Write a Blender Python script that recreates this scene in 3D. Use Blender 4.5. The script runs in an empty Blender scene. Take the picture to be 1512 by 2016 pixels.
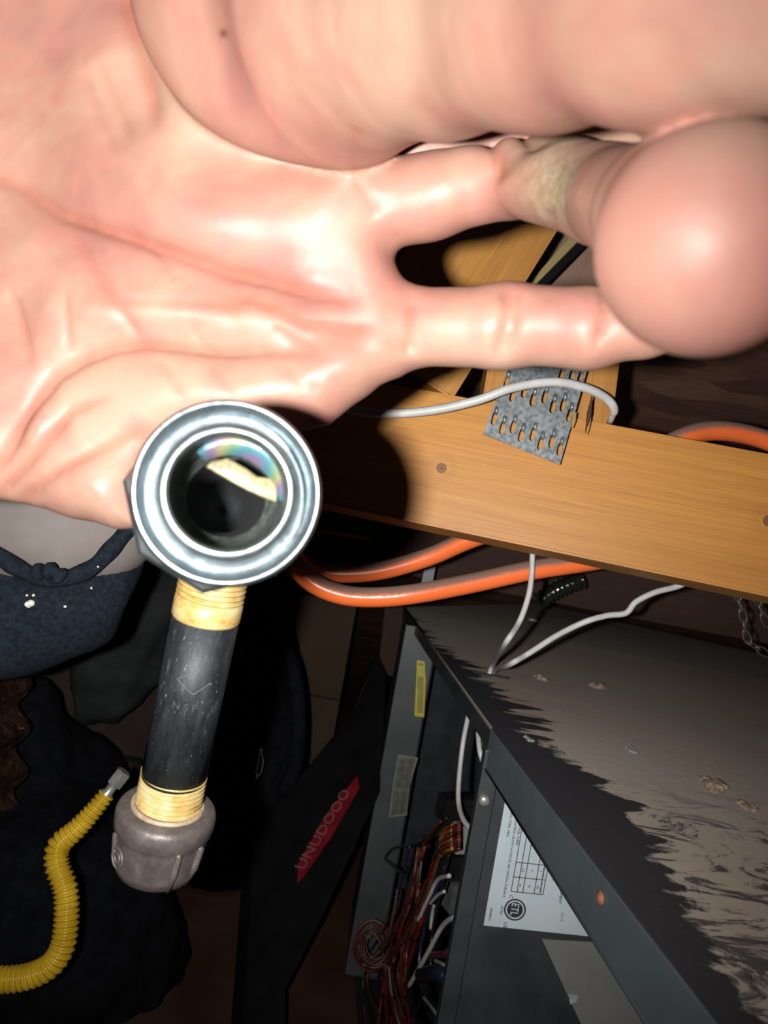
import bpy, bmesh, math, random
import numpy as np
from mathutils import Vector, Matrix
random.seed(7); np.random.seed(7)
SC = bpy.context.scene; COL = SC.collection
# ------------------------------------------------------------ camera, world, light, exposure
FPX = 1500.0
ROLL = math.radians(10.0); c_, s_ = math.cos(ROLL), math.sin(ROLL)
CAM = Vector((0, 0, 0.6)); R = Vector((c_, 0, s_)); U = Vector((-s_, 0, c_)); F = Vector((0, 1, 0))
def W(x, y, z): return CAM + R*x - U*y + F*z                       # right, down, forward in metres from the phone
def P(px, py, d): return W((px-756)/FPX*d, (py-1008)/FPX*d, d)     # where a point seen there at distance d stands
def RP(px, py, p0, n):
    r = R*((px-756)/FPX) - U*((py-1008)/FPX) + F
    return CAM + r*((p0-CAM).dot(n)/r.dot(n))
cd = bpy.data.cameras.new('phone_camera'); cam = bpy.data.objects.new('phone_camera', cd); COL.objects.link(cam)
cam.matrix_world = Matrix.Translation(CAM) @ Matrix((R, U, -F)).transposed().to_4x4()
cd.sensor_fit = 'VERTICAL'; cd.sensor_height = 36; cd.sensor_width = 27; cd.lens = FPX/2016*36
cd.clip_start = 0.005; cd.dof.use_dof = True; cd.dof.focus_distance = 0.36; cd.dof.aperture_fstop = 22
SC.camera = cam
wd = bpy.data.worlds.new('attic_dark'); SC.world = wd; wd.use_nodes = True
wd.node_tree.nodes['Background'].inputs[0].default_value = (0.5, 0.55, 0.65, 1); wd.node_tree.nodes['Background'].inputs[1].default_value = 0.012
ld = bpy.data.lights.new('phone_flash', 'SPOT'); lo = bpy.data.objects.new('phone_flash', ld); COL.objects.link(lo)
lo.location = W(-0.025, 0.0, -0.004); lo.rotation_mode = 'QUATERNION'
lo.rotation_quaternion = (P(640, 800, 1.0)-CAM).to_track_quat('-Z', 'Y'); ld.spot_size = math.radians(116); ld.spot_blend = 1.0
ld.energy = 23.5; ld.shadow_soft_size = 0.004; ld.color = (1, 0.985, 0.95)
ld.use_nodes = True; nt = ld.node_tree; em = nt.nodes['Emission']; fo = nt.nodes.new('ShaderNodeLightFalloff')
fo.inputs['Strength'].default_value = 1; fo.inputs['Smooth'].default_value = 0.1
nt.links.new(fo.outputs['Quadratic'], em.inputs['Strength'])
SC.view_settings.view_transform = 'Standard'; SC.view_settings.look = 'None'
SC.view_settings.exposure = 0.0; SC.view_settings.gamma = 1.0; SC.view_settings.use_curve_mapping = False

# ------------------------------------------------------------ helpers
def link(o, parent=None, mat=None):
    COL.objects.link(o)
    if parent: o.parent = parent
    if mat is not None and o.type in ('MESH', 'CURVE'):
        mi = [0]*len(o.data.polygons); o.data.polygons.foreach_get('material_index', mi); o.data.materials.clear()
        for m in (mat if isinstance(mat, (list, tuple)) else [mat]): o.data.materials.append(m)
        o.data.polygons.foreach_set('material_index', mi)
    return o
def tag(o, label=None, cat=None, group=None, kind=None):
    if label: o['label'] = label
    if cat: o['category'] = cat
    if group: o['group'] = group
    if kind: o['kind'] = kind
    return o
def thing(name, loc, label, cat, group=None):
    o = bpy.data.objects.new(name, None); o.location = loc; o.empty_display_size = 0.02; COL.objects.link(o)
    bpy.context.view_layer.update() if False else None
    return tag(o, label, cat, group)
def put(name, me, mat, parent=None, smooth=False, mw=None):
    """link a mesh whose coordinates are world ones (or local to the matrix mw)"""
    o = bpy.data.objects.new(name, me)
    link(o, None, mat)
    if mw is not None: o.matrix_basis = mw
    else:
        co = np.empty(len(me.vertices)*3, 'f'); me.vertices.foreach_get('co', co); co = co.reshape(-1, 3)
        c = Vector(((co.min(0)+co.max(0))/2).tolist()); me.transform(Matrix.Translation(-c)); o.matrix_basis = Matrix.Translation(c)
    if parent:
        o.parent = parent
        pm = parent_world(parent); o.matrix_parent_inverse = pm.inverted()
    if smooth: me.polygons.foreach_set('use_smooth', [True]*len(me.polygons))
    return o
def parent_world(o):
    m = Matrix.Translation(o.location) if o.type == 'EMPTY' else o.matrix_basis.copy()
    if o.parent: m = parent_world(o.parent) @ o.matrix_parent_inverse @ m
    return m
def mesh(verts, faces, name='m'):
    me = bpy.data.meshes.new(name); me.from_pydata([tuple(v) for v in verts], [], faces); me.update(); return me
def bm_mesh(bm):
    bmesh.ops.recalc_face_normals(bm, faces=bm.faces)
    me = bpy.data.meshes.new('m'); bm.to_mesh(me); bm.free(); return me
def prism(poly, vec, bevel=0.0):
    """polygon (world points) extruded along vec, edges softened"""
    bm = bmesh.new(); a = [bm.verts.new(p) for p in poly]; b = [bm.verts.new(Vector(p)+vec) for p in poly]
    n = len(poly); bm.faces.new(a); bm.faces.new(b[::-1])
    for i in range(n): bm.faces.new((a[i], b[i], b[(i+1) % n], a[(i+1) % n]))
    bmesh.ops.recalc_face_normals(bm, faces=bm.faces)
    if bevel: bmesh.ops.bevel(bm, geom=bm.edges[:], offset=bevel, segments=2, affect='EDGES', profile=0.6)
    return bm_mesh(bm)
def box_local(sx, sy, sz, bevel=0.0, cuts=0):
    bm = bmesh.new(); bmesh.ops.create_cube(bm, size=1); bmesh.ops.scale(bm, vec=(sx, sy, sz), verts=bm.verts)
    if bevel: bmesh.ops.bevel(bm, geom=bm.edges[:], offset=bevel, segments=2, affect='EDGES')
    return bm_mesh(bm)
def frame_mw(o, x, y):
    x = x.normalized(); z = x.cross(y).normalized(); y = z.cross(x)
    return Matrix.Translation(o) @ Matrix((x, y, z)).transposed().to_4x4()
def board(name, p0, p1, facing, wid, thk, mat, parent, roll=0.0, bevel=0.0015):
    """timber: local x along length, z = broad-face normal; p0-p1 centre of the broad face"""
    x = (p1-p0).normalized(); n = (facing - x*facing.dot(x)).normalized()
    n = Matrix.Rotation(roll, 3, x) @ n; y = n.cross(x)
    mw = frame_mw((p0+p1)/2 - n*thk/2, x, y)
    return put(name, box_local((p1-p0).length, wid, thk, bevel), mat, parent, mw=mw)
def catmull(pts, n=10):
    pts = [Vector(p) for p in pts]; pts = [pts[0]*2-pts[1]] + pts + [pts[-1]*2-pts[-2]]; out = []
    for i in range(1, len(pts)-2):
        a, b, c, d = pts[i-1:i+3]
        for k in range(n):
            t = k/n; out.append(0.5*((2*b)+(c-a)*t+(2*a-5*b+4*c-d)*t*t+(3*b-a-3*c+d)*t**3))
    out.append(pts[-2]); return out
def sweep(path, rad, seg=12, cap=True):
    """tube along a path; rad is a number or f(i, s) with s the arc length"""
    path = [Vector(p) for p in path]; V = []; Fs = []
    t0 = (path[1]-path[0]).normalized(); n = t0.orthogonal().normalized(); s = 0
    for i, p in enumerate(path):
        t = (path[min(i+1, len(path)-1)]-path[max(i-1, 0)]).normalized()
        n = (n - t*n.dot(t)).normalized(); b = t.cross(n)
        if i: s += (p-path[i-1]).length
        r = rad(i, s) if callable(rad) else rad
        for k in range(seg):
            a = 2*math.pi*k/seg; V.append(p+n*(math.cos(a)*r)+b*(math.sin(a)*r))
    m = len(path)
    for i in range(m-1):
        for k in range(seg): Fs.append((i*seg+k, i*seg+(k+1) % seg, (i+1)*seg+(k+1) % seg, (i+1)*seg+k))
    if cap: Fs.append(tuple(range(seg))[::-1]); Fs.append(tuple((m-1)*seg+k for k in range(seg)))
    return mesh(V, Fs)
def resample(path, step):
    out = [path[0]]; acc = 0
    for a, b in zip(path[:-1], path[1:]):
        L = (b-a).length
        while acc+L >= step:
            t = (step-acc)/L; a = a+(b-a)*t; L = (b-a).length; out.append(a.copy()); acc = 0
        acc += L
    return out
def lathe(o, axis, prof, seg=64, noise=0.0, closed=False, cap0=True):
    """prof: (distance along axis, radius)"""
    z = axis.normalized(); x = z.orthogonal().normalized(); y = z.cross(x); V = []; Fs = []
    for (h, r) in prof:
        for k in range(seg):
            a = 2*math.pi*k/seg; rr = r*(1+noise*random.uniform(-1, 1)); V.append(o+z*h+x*(math.cos(a)*rr)+y*(math.sin(a)*rr))
    m = len(prof)
    for i in range(m if closed else m-1):
        j = (i+1) % m
        for k in range(seg): Fs.append((i*seg+k, i*seg+(k+1) % seg, j*seg+(k+1) % seg, j*seg+k))
    if not closed:
        if prof[0][1] > 1e-5 and cap0: Fs.append(tuple(range(seg))[::-1])
        if prof[-1][1] > 1e-5 and cap0: Fs.append(tuple((m-1)*seg+k for k in range(seg)))
    me = mesh(V, Fs); bm = bmesh.new(); bm.from_mesh(me); bmesh.ops.remove_doubles(bm, verts=bm.verts, dist=1e-6)
    return bm_mesh(bm)
def join_meshes(lst):
    """lst of (mesh, material index)"""
    V = []; Fs = []; mi = []
    for me, k in lst:
        b = len(V); V += [v.co.copy() for v in me.vertices]
        for p in me.polygons: Fs.append([b+i for i in p.vertices]); mi.append(k)
    me = mesh(V, Fs); me.polygons.foreach_set('material_index', mi); return me
def text_mesh(body, size, mw, depth=0.0001, align='LEFT', sx=1.0):
    cu = bpy.data.curves.new('t', 'FONT'); cu.body = body; cu.size = size; cu.extrude = depth; cu.align_x = align; cu.resolution_u = 2
    o = bpy.data.objects.new('t', cu); COL.objects.link(o); me = bpy.data.meshes.new_from_object(o.evaluated_get(bpy.context.evaluated_depsgraph_get()))
    bpy.data.objects.remove(o); me.transform(mw @ Matrix.Diagonal((sx, 1, 1, 1))); return me

# ------------------------------------------------------------ materials
def newmat(name):
    m = bpy.data.materials.new(name); m.use_nodes = True; nt = m.node_tree; return m, nt, nt.nodes['Principled BSDF']
def N(nt, t, **kw):
    n = nt.nodes.new('ShaderNode'+t)
    for k, v in kw.items():
        if k in n.inputs.keys(): n.inputs[k].default_value = v
        else: setattr(n, k, v)
    return n
def coords(nt, scale=(1, 1, 1), kind='Object', rot=(0, 0, 0)):
    tc = N(nt, 'TexCoord'); mp = N(nt, 'Mapping'); mp.inputs['Scale'].default_value = scale; mp.inputs['Rotation'].default_value = rot
    nt.links.new(tc.outputs[kind], mp.inputs[0]); return mp.outputs[0]
def noise(nt, vec, scale, detail=4, rough=0.55, dist=0.0):
    n = N(nt, 'TexNoise', Scale=scale, Detail=detail, Roughness=rough, Distortion=dist); nt.links.new(vec, n.inputs['Vector']); return n.outputs['Fac']
def ramp(nt, fac, stops):
    r = N(nt, 'ValToRGB'); el = r.color_ramp.elements
    while len(el) < len(stops): el.new(0.5)
    for e, (p, c) in zip(el, stops): e.position = p; e.color = (*c, 1) if len(c) == 3 else c
    nt.links.new(fac, r.inputs[0]); return r.outputs[0]
def mixc(nt, fac, a, b, blend='MIX'):
    m = N(nt, 'Mix', data_type='RGBA', blend_type=blend)
    for s, v in ((0, fac), (6, a), (7, b)):
        if isinstance(v, (int, float)): m.inputs[s].default_value = v
        elif isinstance(v, tuple): m.inputs[s].default_value = (*v, 1)
        else: nt.links.new(v, m.inputs[s])
    return m.outputs[2]
def bump(nt, bs, h, strength=0.3, dist=0.001):
    b = N(nt, 'Bump', Strength=strength, Distance=dist); nt.links.new(h, b.inputs['Height']); nt.links.new(b.outputs[0], bs.inputs['Normal'])
def plain(name, c1, c2, scale=40, rough=0.6, metal=0.0, bmp=0.2, bd=0.0005, stretch=(1, 1, 1), lo_=0.35, hi_=0.65):
    m, nt, bs = newmat(name); v = coords(nt, stretch); f = noise(nt, v, scale)
    nt.links.new(ramp(nt, f, [(lo_, c1), (hi_, c2)]), bs.inputs['Base Color'])
    bs.inputs['Roughness'].default_value = rough; bs.inputs['Metallic'].default_value = metal
    if bmp: bump(nt, bs, noise(nt, v, scale*4), bmp, bd)
    return m
def wood(name, light, dark, knots=(), grain=1.0, rough=0.5):
    """local x = grain direction"""
    m, nt, bs = newmat(name); v = coords(nt, (2.5, 60, 60)); f = noise(nt, v, 2.2*grain, 5, 0.6, 0.6)
    v2 = coords(nt, (12, 600, 600)); f2 = noise(nt, v2, 1.5, 2)
    col = ramp(nt, f, [(0.25, dark), (0.5, tuple((a+b)/2 for a, b in zip(light, dark))), (0.72, light)])
    col = mixc(nt, 0.35, col, ramp(nt, f2, [(0.35, dark), (0.6, light)]))
    big = noise(nt, coords(nt, (3, 9, 9)), 1.3, 2); col = mixc(nt, ramp(nt, big, [(0.45, (0, 0, 0)), (0.75, (0.45, 0.45, 0.45))]), col, tuple(x*0.75 for x in dark))
    tc = N(nt, 'TexCoord')
    for (kx, ky, kr) in knots:
        sub = N(nt, 'VectorMath', operation='SUBTRACT'); nt.links.new(tc.outputs['Object'], sub.inputs[0]); sub.inputs[1].default_value = (kx, ky, 0)
        mul = N(nt, 'VectorMath', operation='MULTIPLY'); nt.links.new(sub.outputs[0], mul.inputs[0]); mul.inputs[1].default_value = (1, 1, 0)
        ln = N(nt, 'VectorMath', operation='LENGTH'); nt.links.new(mul.outputs[0], ln.inputs[0])
        dv = N(nt, 'Math', operation='DIVIDE'); nt.links.new(ln.outputs['Value'], dv.inputs[0]); dv.inputs[1].default_value = kr*4
        k1 = ramp(nt, dv.outputs[0], [(0.0, (1, 1, 1)), (0.17, (0.7, 0.7, 0.7)), (0.22, (1, 1, 1)), (0.27, (0.0, 0.0, 0.0)), (0.5, (0.12, 0.12, 0.12)), (0.9, (0, 0, 0))])
        col = mixc(nt, k1, col, (0.10, 0.035, 0.012))
    nt.links.new(col, bs.inputs['Base Color']); bs.inputs['Roughness'].default_value = rough
    bump(nt, bs, f2, 0.15, 0.0004); return m
def dusty(name, col, dust, lo_=0.2, hi_=0.75, rough=0.4):
    """dust lies where the surface faces up"""
    m, nt, bs = newmat(name); g = N(nt, 'NewGeometry'); sp = N(nt, 'SeparateXYZ'); nt.links.new(g.outputs['Normal'], sp.inputs[0])
    nz = noise(nt, coords(nt), 350, 4, 0.7); ad = N(nt, 'Math', operation='MULTIPLY_ADD'); nt.links.new(nz, ad.inputs[0]); ad.inputs[1].default_value = 0.5; nt.links.new(sp.outputs['Z'], ad.inputs[2])
    mr = N(nt, 'MapRange'); nt.links.new(ad.outputs[0], mr.inputs[0]); mr.inputs[1].default_value = lo_+0.25; mr.inputs[2].default_value = hi_+0.25; mr.inputs[4].default_value = 0.92
    nt.links.new(mixc(nt, mr.outputs[0], col, dust), bs.inputs['Base Color'])
    r2 = N(nt, 'MapRange'); nt.links.new(mr.outputs[0], r2.inputs[0]); r2.inputs[3].default_value = rough; r2.inputs[4].default_value = 0.95; nt.links.new(r2.outputs[0], bs.inputs['Roughness'])
    return m
pine = wood('pine', (0.52, 0.235, 0.045), (0.34, 0.13, 0.02), knots=((-0.109, -0.006, 0.0036), (0.105, 0.002, 0.004)))
pine_web = wood('pine_web', (0.50, 0.245, 0.06), (0.32, 0.135, 0.028))
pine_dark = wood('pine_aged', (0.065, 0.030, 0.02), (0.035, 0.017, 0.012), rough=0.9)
zinc = plain('galvanised_plate', (0.13, 0.145, 0.155), (0.29, 0.315, 0.325), 320, 0.42, 0.55, 0.15, 0.0003)
def osb_mat():
    m, nt, bs = newmat('strand_board'); v = coords(nt, (1, 3.2, 1), rot=(0, 0, 0.5)); vo = N(nt, 'TexVoronoi', Scale=14.0); vo.inputs['Randomness'].default_value = 1
    w = N(nt, 'TexNoise', Scale=5.0); nt.links.new(v, w.inputs[0]); vv = mixc(nt, 0.12, v, w.outputs['Color']); nt.links.new(vv, vo.inputs['Vector'])
    sp = N(nt, 'SeparateColor'); nt.links.new(vo.outputs['Color'], sp.inputs[0])
    col = ramp(nt, sp.outputs[0], [(0.0, (0.11, 0.05, 0.032)), (0.5, (0.19, 0.085, 0.055)), (1.0, (0.30, 0.16, 0.095))])
    col = mixc(nt, noise(nt, coords(nt, (4, 40, 4), rot=(0, 0, 0.3)), 6), col, (0.06, 0.03, 0.02))
    nt.links.new(col, bs.inputs['Base Color']); bs.inputs['Roughness'].default_value = 0.7; bump(nt, bs, sp.outputs[0], 0.4, 0.002); return m
osb = osb_mat()
floor_m = plain('attic_decking', (0.055, 0.025, 0.018), (0.085, 0.042, 0.028), 9, 0.8)
orange = dusty('orange_rubber', (0.85, 0.16, 0.04), (0.17, 0.12, 0.095), 0.1, 0.5, 0.3)
white_pvc = plain('white_cable_sheath', (0.42, 0.41, 0.40), (0.52, 0.51, 0.50), 60, 0.45, 0, 0.05)
yellow_coat = plain('yellow_coating', (0.50, 0.30, 0.015), (0.66, 0.43, 0.03), 50, 0.22, 0, 0.1)
steel = plain('nickel_steel', (0.35, 0.34, 0.32), (0.5, 0.48, 0.45), 100, 0.35, 0.6)
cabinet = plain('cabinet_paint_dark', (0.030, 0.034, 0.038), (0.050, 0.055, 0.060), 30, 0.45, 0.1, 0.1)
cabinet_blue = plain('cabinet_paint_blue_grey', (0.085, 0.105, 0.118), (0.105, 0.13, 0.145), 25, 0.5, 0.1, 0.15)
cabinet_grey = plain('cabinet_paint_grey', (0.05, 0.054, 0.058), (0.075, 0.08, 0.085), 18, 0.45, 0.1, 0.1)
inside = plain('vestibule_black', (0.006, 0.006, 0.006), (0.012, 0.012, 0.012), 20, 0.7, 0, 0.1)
paper = plain('label_paper', (0.48, 0.56, 0.60), (0.54, 0.62, 0.66), 20, 0.4, 0, 0.0)
ink = plain('label_ink', (0.02, 0.025, 0.03), (0.03, 0.035, 0.04), 20, 0.5, 0, 0.0)
ink_grey = plain('label_ink_faint', (0.2, 0.24, 0.26), (0.24, 0.28, 0.3), 20, 0.5, 0, 0.0)
greysheet = plain('grey_sheet', (0.18, 0.18, 0.17), (0.22, 0.22, 0.21), 20, 0.5, 0, 0.0)
yellow_lbl = plain('yellow_label', (0.42, 0.38, 0.02), (0.55, 0.48, 0.04), 60, 0.5, 0, 0.0)
olive_lbl = plain('aged_label', (0.085, 0.088, 0.065), (0.14, 0.142, 0.11), 120, 0.5, 0, 0.0)
olive_edge = plain('aged_label_edge', (0.2, 0.2, 0.16), (0.24, 0.24, 0.19), 120, 0.5, 0, 0.0)
black_case = plain('black_case', (0.005, 0.005, 0.006), (0.009, 0.009, 0.010), 30, 0.7)
black_cloth = plain('black_cloth', (0.004, 0.0045, 0.006), (0.009, 0.0095, 0.012), 60, 0.9, 0, 0.4, 0.001)
red_lbl = plain('red_label', (0.16, 0.006, 0.012), (0.24, 0.012, 0.02), 40, 0.4, 0, 0)
pale_print = plain('pale_print', (0.20, 0.09, 0.085), (0.24, 0.11, 0.10), 40, 0.5, 0, 0)
cardboard = plain('cardboard', (0.075, 0.052, 0.034), (0.095, 0.066, 0.042), 8, 0.85, 0, 0.1)
navy = plain('navy_cloth', (0.009, 0.0125, 0.019), (0.019, 0.025, 0.035), 300, 0.95, 0, 0.8, 0.0012)
lining = plain('grey_beige_cloth', (0.165, 0.14, 0.13), (0.21, 0.18, 0.168), 25, 0.8, 0, 0.2, 0.0008)
grey_cloth = plain('charcoal_cloth', (0.020, 0.022, 0.022), (0.035, 0.038, 0.038), 20, 0.95, 0, 0.3, 0.001)
brown_cloth = plain('brown_cloth', (0.04, 0.027, 0.025), (0.055, 0.036, 0.033), 20, 0.95, 0, 0.3, 0.001)
plastic_bag = plain('glossy_dark_plastic', (0.10, 0.05, 0.04), (0.30, 0.18, 0.13), 20, 0.22, 0, 0.1)
wire_red = plain('wire_red', (0.08, 0.008, 0.006), (0.13, 0.016, 0.01), 60, 0.35, 0, 0)
wire_brown = plain('wire_brown', (0.07, 0.03, 0.02), (0.11, 0.055, 0.03), 60, 0.4, 0, 0)
wire_orange = plain('wire_orange', (0.24, 0.04, 0.01), (0.30, 0.06, 0.012), 60, 0.4, 0, 0)
wire_yellow = plain('wire_yellow', (0.28, 0.17, 0.03), (0.33, 0.2, 0.035), 60, 0.4, 0, 0)
wire_black = plain('wire_black', (0.008, 0.008, 0.008), (0.014, 0.014, 0.014), 60, 0.3, 0, 0)
wire_blue = plain('wire_blue', (0.01, 0.01, 0.025), (0.015, 0.015, 0.04), 60, 0.3, 0, 0)
plug_white = plain('connector_white', (0.22, 0.22, 0.19), (0.28, 0.28, 0.24), 60, 0.6, 0, 0)
grey_plastic = plain('grey_plastic', (0.07, 0.07, 0.072), (0.11, 0.11, 0.112), 60, 0.4, 0, 0.1)
white_speck = plain('white_paint', (0.55, 0.53, 0.48), (0.7, 0.68, 0.62), 60, 0.6, 0, 0)
crumb_m = plain('rubble', (0.16, 0.10, 0.07), (0.34, 0.27, 0.21), 400, 0.9, 0, 0.5)
for m_ in (black_cloth, grey_cloth, brown_cloth, navy, black_case, cardboard, floor_m): m_.node_tree.nodes['Principled BSDF'].inputs['Specular IOR Level'].default_value = 0.08
plastic_bag.node_tree.nodes['Principled BSDF'].inputs['Metallic'].default_value = 0.6

# ------------------------------------------------------------ setting: decking, roof sheathing, end wall
def struct(name, me, mat, parent=None):
    o = put(name, me, mat, parent); o['kind'] = 'structure'; return o
struct('floor', prism([(-1.6, -0.6, 0), (2.4, -0.6, 0), (2.4, 3.0, 0), (-1.6, 3.0, 0)], Vector((0, 0, -0.02))), floor_m)
struct('ceiling', prism([(-1.6, -0.6, 1.61), (2.4, -0.6, 1.61), (2.4, 2.75, 0.0), (-1.6, 2.75, 0.0)], Vector((0, 0.02, 0.03))), osb)

# ------------------------------------------------------------ roof truss
truss = thing('roof_truss', P(1180, 980, 0.5), 'golden pine roof truss chord and webs held by a slotted steel plate, behind the hand', 'truss')
FC = -F
b0 = P(560, 843, 0.535); b1 = P(1900, 1108, 0.475)
# broad face centre line of the bottom chord
ch_x = (b1-b0).normalized()
chord_n = (FC - ch_x*FC.dot(ch_x)).normalized()
chord = board('bottom_chord', b0, b1, FC, 0.0925, 0.038, pine, truss, roll=math.radians(-8))
web_v = board('web', P(1068, 880, 0.522), P(1106, 615, 0.54), FC, 0.091, 0.030, pine_web, truss)
wd_c0, wd_c1 = P(860, 700, 0.535), P(1075, 360, 0.56)
web_d = board('web', wd_c0+(wd_c0-wd_c1)*0.06+R*-0.02, wd_c1+(wd_c1-wd_c0)*0.5+R*-0.02, FC, 0.085, 0.036, pine_web, truss)
# slotted plate: a 2D outline with holes, extruded
pl_o = P(1050, 820, 0.4985); pn = Vector((0, -1, 0.0)); pln = (Matrix.Rotation(math.radians(-8), 3, ch_x) @ chord_n)
def plate():
    def loc(px, py):
        q = RP(px, py, pl_o, pln) - pl_o; return (q.dot(ex), q.dot(ey))
    ex = (R - pln*R.dot(pln)).normalized(); ey = pln.cross(ex)
    cu = bpy.data.curves.new('plate', 'CURVE'); cu.dimensions = '2D'; cu.fill_mode = 'BOTH'; cu.extrude = 0.0006
    def poly(pts):
        s = cu.splines.new('POLY'); s.points.add(len(pts)-1); s.use_cyclic_u = True
        for q, (x, y) in zip(s.points, pts): q.co = (x, y, 0, 1)
    poly([loc(*p) for p in ((951, 855), (1102, 915), (1160, 715), (1195, 600), (1040, 560), (999, 727))])
    sl = [(973, 824), (989, 842), (1010, 840), (1026, 857), (1049, 855), (1064, 873), (1086, 869), (1102, 884),
          (997, 752), (1009, 778), (1032, 770), (1049, 786), (1072, 781), (1088, 800), (1108, 797), (1121, 817),
          (1105, 738), (1125, 741), (1142, 744)]
    teeth = []
    for (x, y) in sl:
        dx, dy = 3.8, -13.5; wx, wy = 4.9, 1.7; pts = []
        for a in range(12):
            t = a/12*2*math.pi; u = math.copysign(abs(math.cos(t))**0.55, math.cos(t)); v = math.copysign(abs(math.sin(t))**0.75, math.sin(t))
            pts.append(loc(x+wx*u+dx*v, y+wy*u+dy*v))
        poly(pts)
        tx, ty = loc(x+dx*1.15, y+dy*1.15); teeth.append((tx, ty))
    o = bpy.data.objects.new('t', cu); COL.objects.link(o)
    me = bpy.data.meshes.new_from_object(o.evaluated_get(bpy.context.evaluated_depsgraph_get())); bpy.data.objects.remove(o)
    mw = Matrix.Translation(pl_o) @ Matrix((ex, ey, pln)).transposed().to_4x4()
    g = put('connector_plate', me, zinc, truss, mw=mw); g['label'] = 'grey galvanised slotted plate'
    lst = []
    for (x, y) in teeth:                                     # punched curls at the top of each slot
        pa = [Vector((x-0.0002, y-0.0022, -0.0004)), Vector((x, y-0.0006, 0.0014)), Vector((x+0.0002, y+0.0012, 0.0008)), Vector((x+0.0004, y+0.002, -0.0002))]
        me2 = sweep(catmull(pa, 4), 0.0013, 8); lst.append((me2, 0))
    t = put('plate_teeth', join_meshes(lst), zinc, g, True, mw=mw); t['kind'] = 'stuff'
plate()
# splinter gouge and nail dimples on the chord
g = put('splinter', join_meshes([(sweep([P(1166, 776, 0.494), P(1160, 815, 0.496), P(1153, 852, 0.4985)], lambda i, s: (0.0003, 0.0016, 0.0004)[i], 6), 0)]), pine_dark, truss)
put('splinter', sweep([P(1134, 812, 0.4975), P(1129, 830, 0.4975), P(1127, 842, 0.499)], lambda i, s: (0.0004, 0.0015, 0.0006)[i], 6), pine_web, truss)
put('splinter', sweep([P(1163, 822, 0.498), P(1158, 840, 0.498), P(1155, 856, 0.499)], lambda i, s: (0.0003, 0.0011, 0.0004)[i], 6), pine_web, truss)
put('splinter', prism([P(783, 846, 0.527), P(799, 850, 0.527), P(792, 864, 0.527)], F*0.003), pine_dark, truss)

# timbers behind, dim
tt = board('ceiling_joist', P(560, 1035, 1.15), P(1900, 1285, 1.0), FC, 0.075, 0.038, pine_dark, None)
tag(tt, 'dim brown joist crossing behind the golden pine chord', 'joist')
tt = board('loose_batten', P(600, 1040, 0.9), P(730, 1062, 0.9), FC, 0.004, 0.02, pine_web, None)
tag(tt, 'thin pale wood strip right of the silver pipe fitting', 'wood strip')
tt = board('roof_strut', P(1212, 383, 0.72), P(1024, 592, 0.72), FC, 0.010, 0.02, plain('yellowed_wood', (0.3, 0.22, 0.08), (0.36, 0.27, 0.1), 20), None)
tag(tt, 'narrow pale strip seen between the two lower fingers', 'wood strip')
tt = board('roof_strap', P(1229, 394, 0.70), P(1022, 604, 0.70), FC, 0.0075, 0.02, black_case, None)
tag(tt, 'black strip beside the pale strip, seen between the fingers', 'strap')
tt = board('brown_board', P(1220, 380, 0.80), P(1050, 760, 0.85), FC, 0.12, 0.02, wood('brown_board', (0.26, 0.14, 0.08), (0.2, 0.1, 0.055)), None)
tag(tt, 'plain brown board seen through the gap between the fingers', 'board')
tt = put('hanger_strap', prism([P(838, 1108, 0.95), P(859, 1106, 0.95), P(853, 1140, 0.95), P(850, 1185, 0.95), P(822, 1185, 0.95)], F*0.003), grey_plastic, None)
tag(tt, 'short grey metal strap hanging behind the orange hose', 'strap')
# black corrugated duct stub glinting behind the cables
dp = catmull([P(1060, 1185, 1.0), P(1100, 1160, 1.0), P(1150, 1140, 1.0)], 14)
tag(put('duct_stub', sweep(dp, lambda i, s: 0.011+0.002*math.sin(s*900), 16), plain('duct_black', (0.01, 0.01, 0.01), (0.02, 0.02, 0.02), 20, 0.12), None, True), 'short glossy black ribbed tube behind the two white cables', 'tube')

# chain
for nm, pts, lb in (('chain', [(1447, 1160), (1455, 1185), (1463, 1210), (1466, 1240), (1472, 1262), (1490, 1275), (1515, 1292)], 'thin metal chain hanging under the pine chord, left one of the two'),
                    ('chain', [(1486, 1170), (1500, 1205), (1514, 1240)], 'thin metal chain at the right edge, right one of the two')):
    path = resample(catmull([P(x, y, 0.72) for x, y in pts], 12), 0.0105); lst = []
    for i, (a, b) in enumerate(zip(path[:-1], path[1:])):
        t = (b-a).normalized(); n1 = t.cross(F).normalized() if i % 2 == 0 else (F+t.cross(F)*0.6).normalized(); n1 = (n1-t*n1.dot(t)).normalized(); c = (a+b)/2; ring = []
        for k in range(17):
            an = 2*math.pi*k/16; ring.append(c+t*(math.cos(an)*0.0075)+n1*(math.sin(an)*0.0034))
        lst.append((sweep(ring, 0.0007, 6, False), 0))
    tag(put(nm, join_meshes(lst), plain('chain_steel', (0.12, 0.11, 0.1), (0.2, 0.18, 0.16), 90, 0.3, 0.5), None, True), lb, 'chain')

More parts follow.
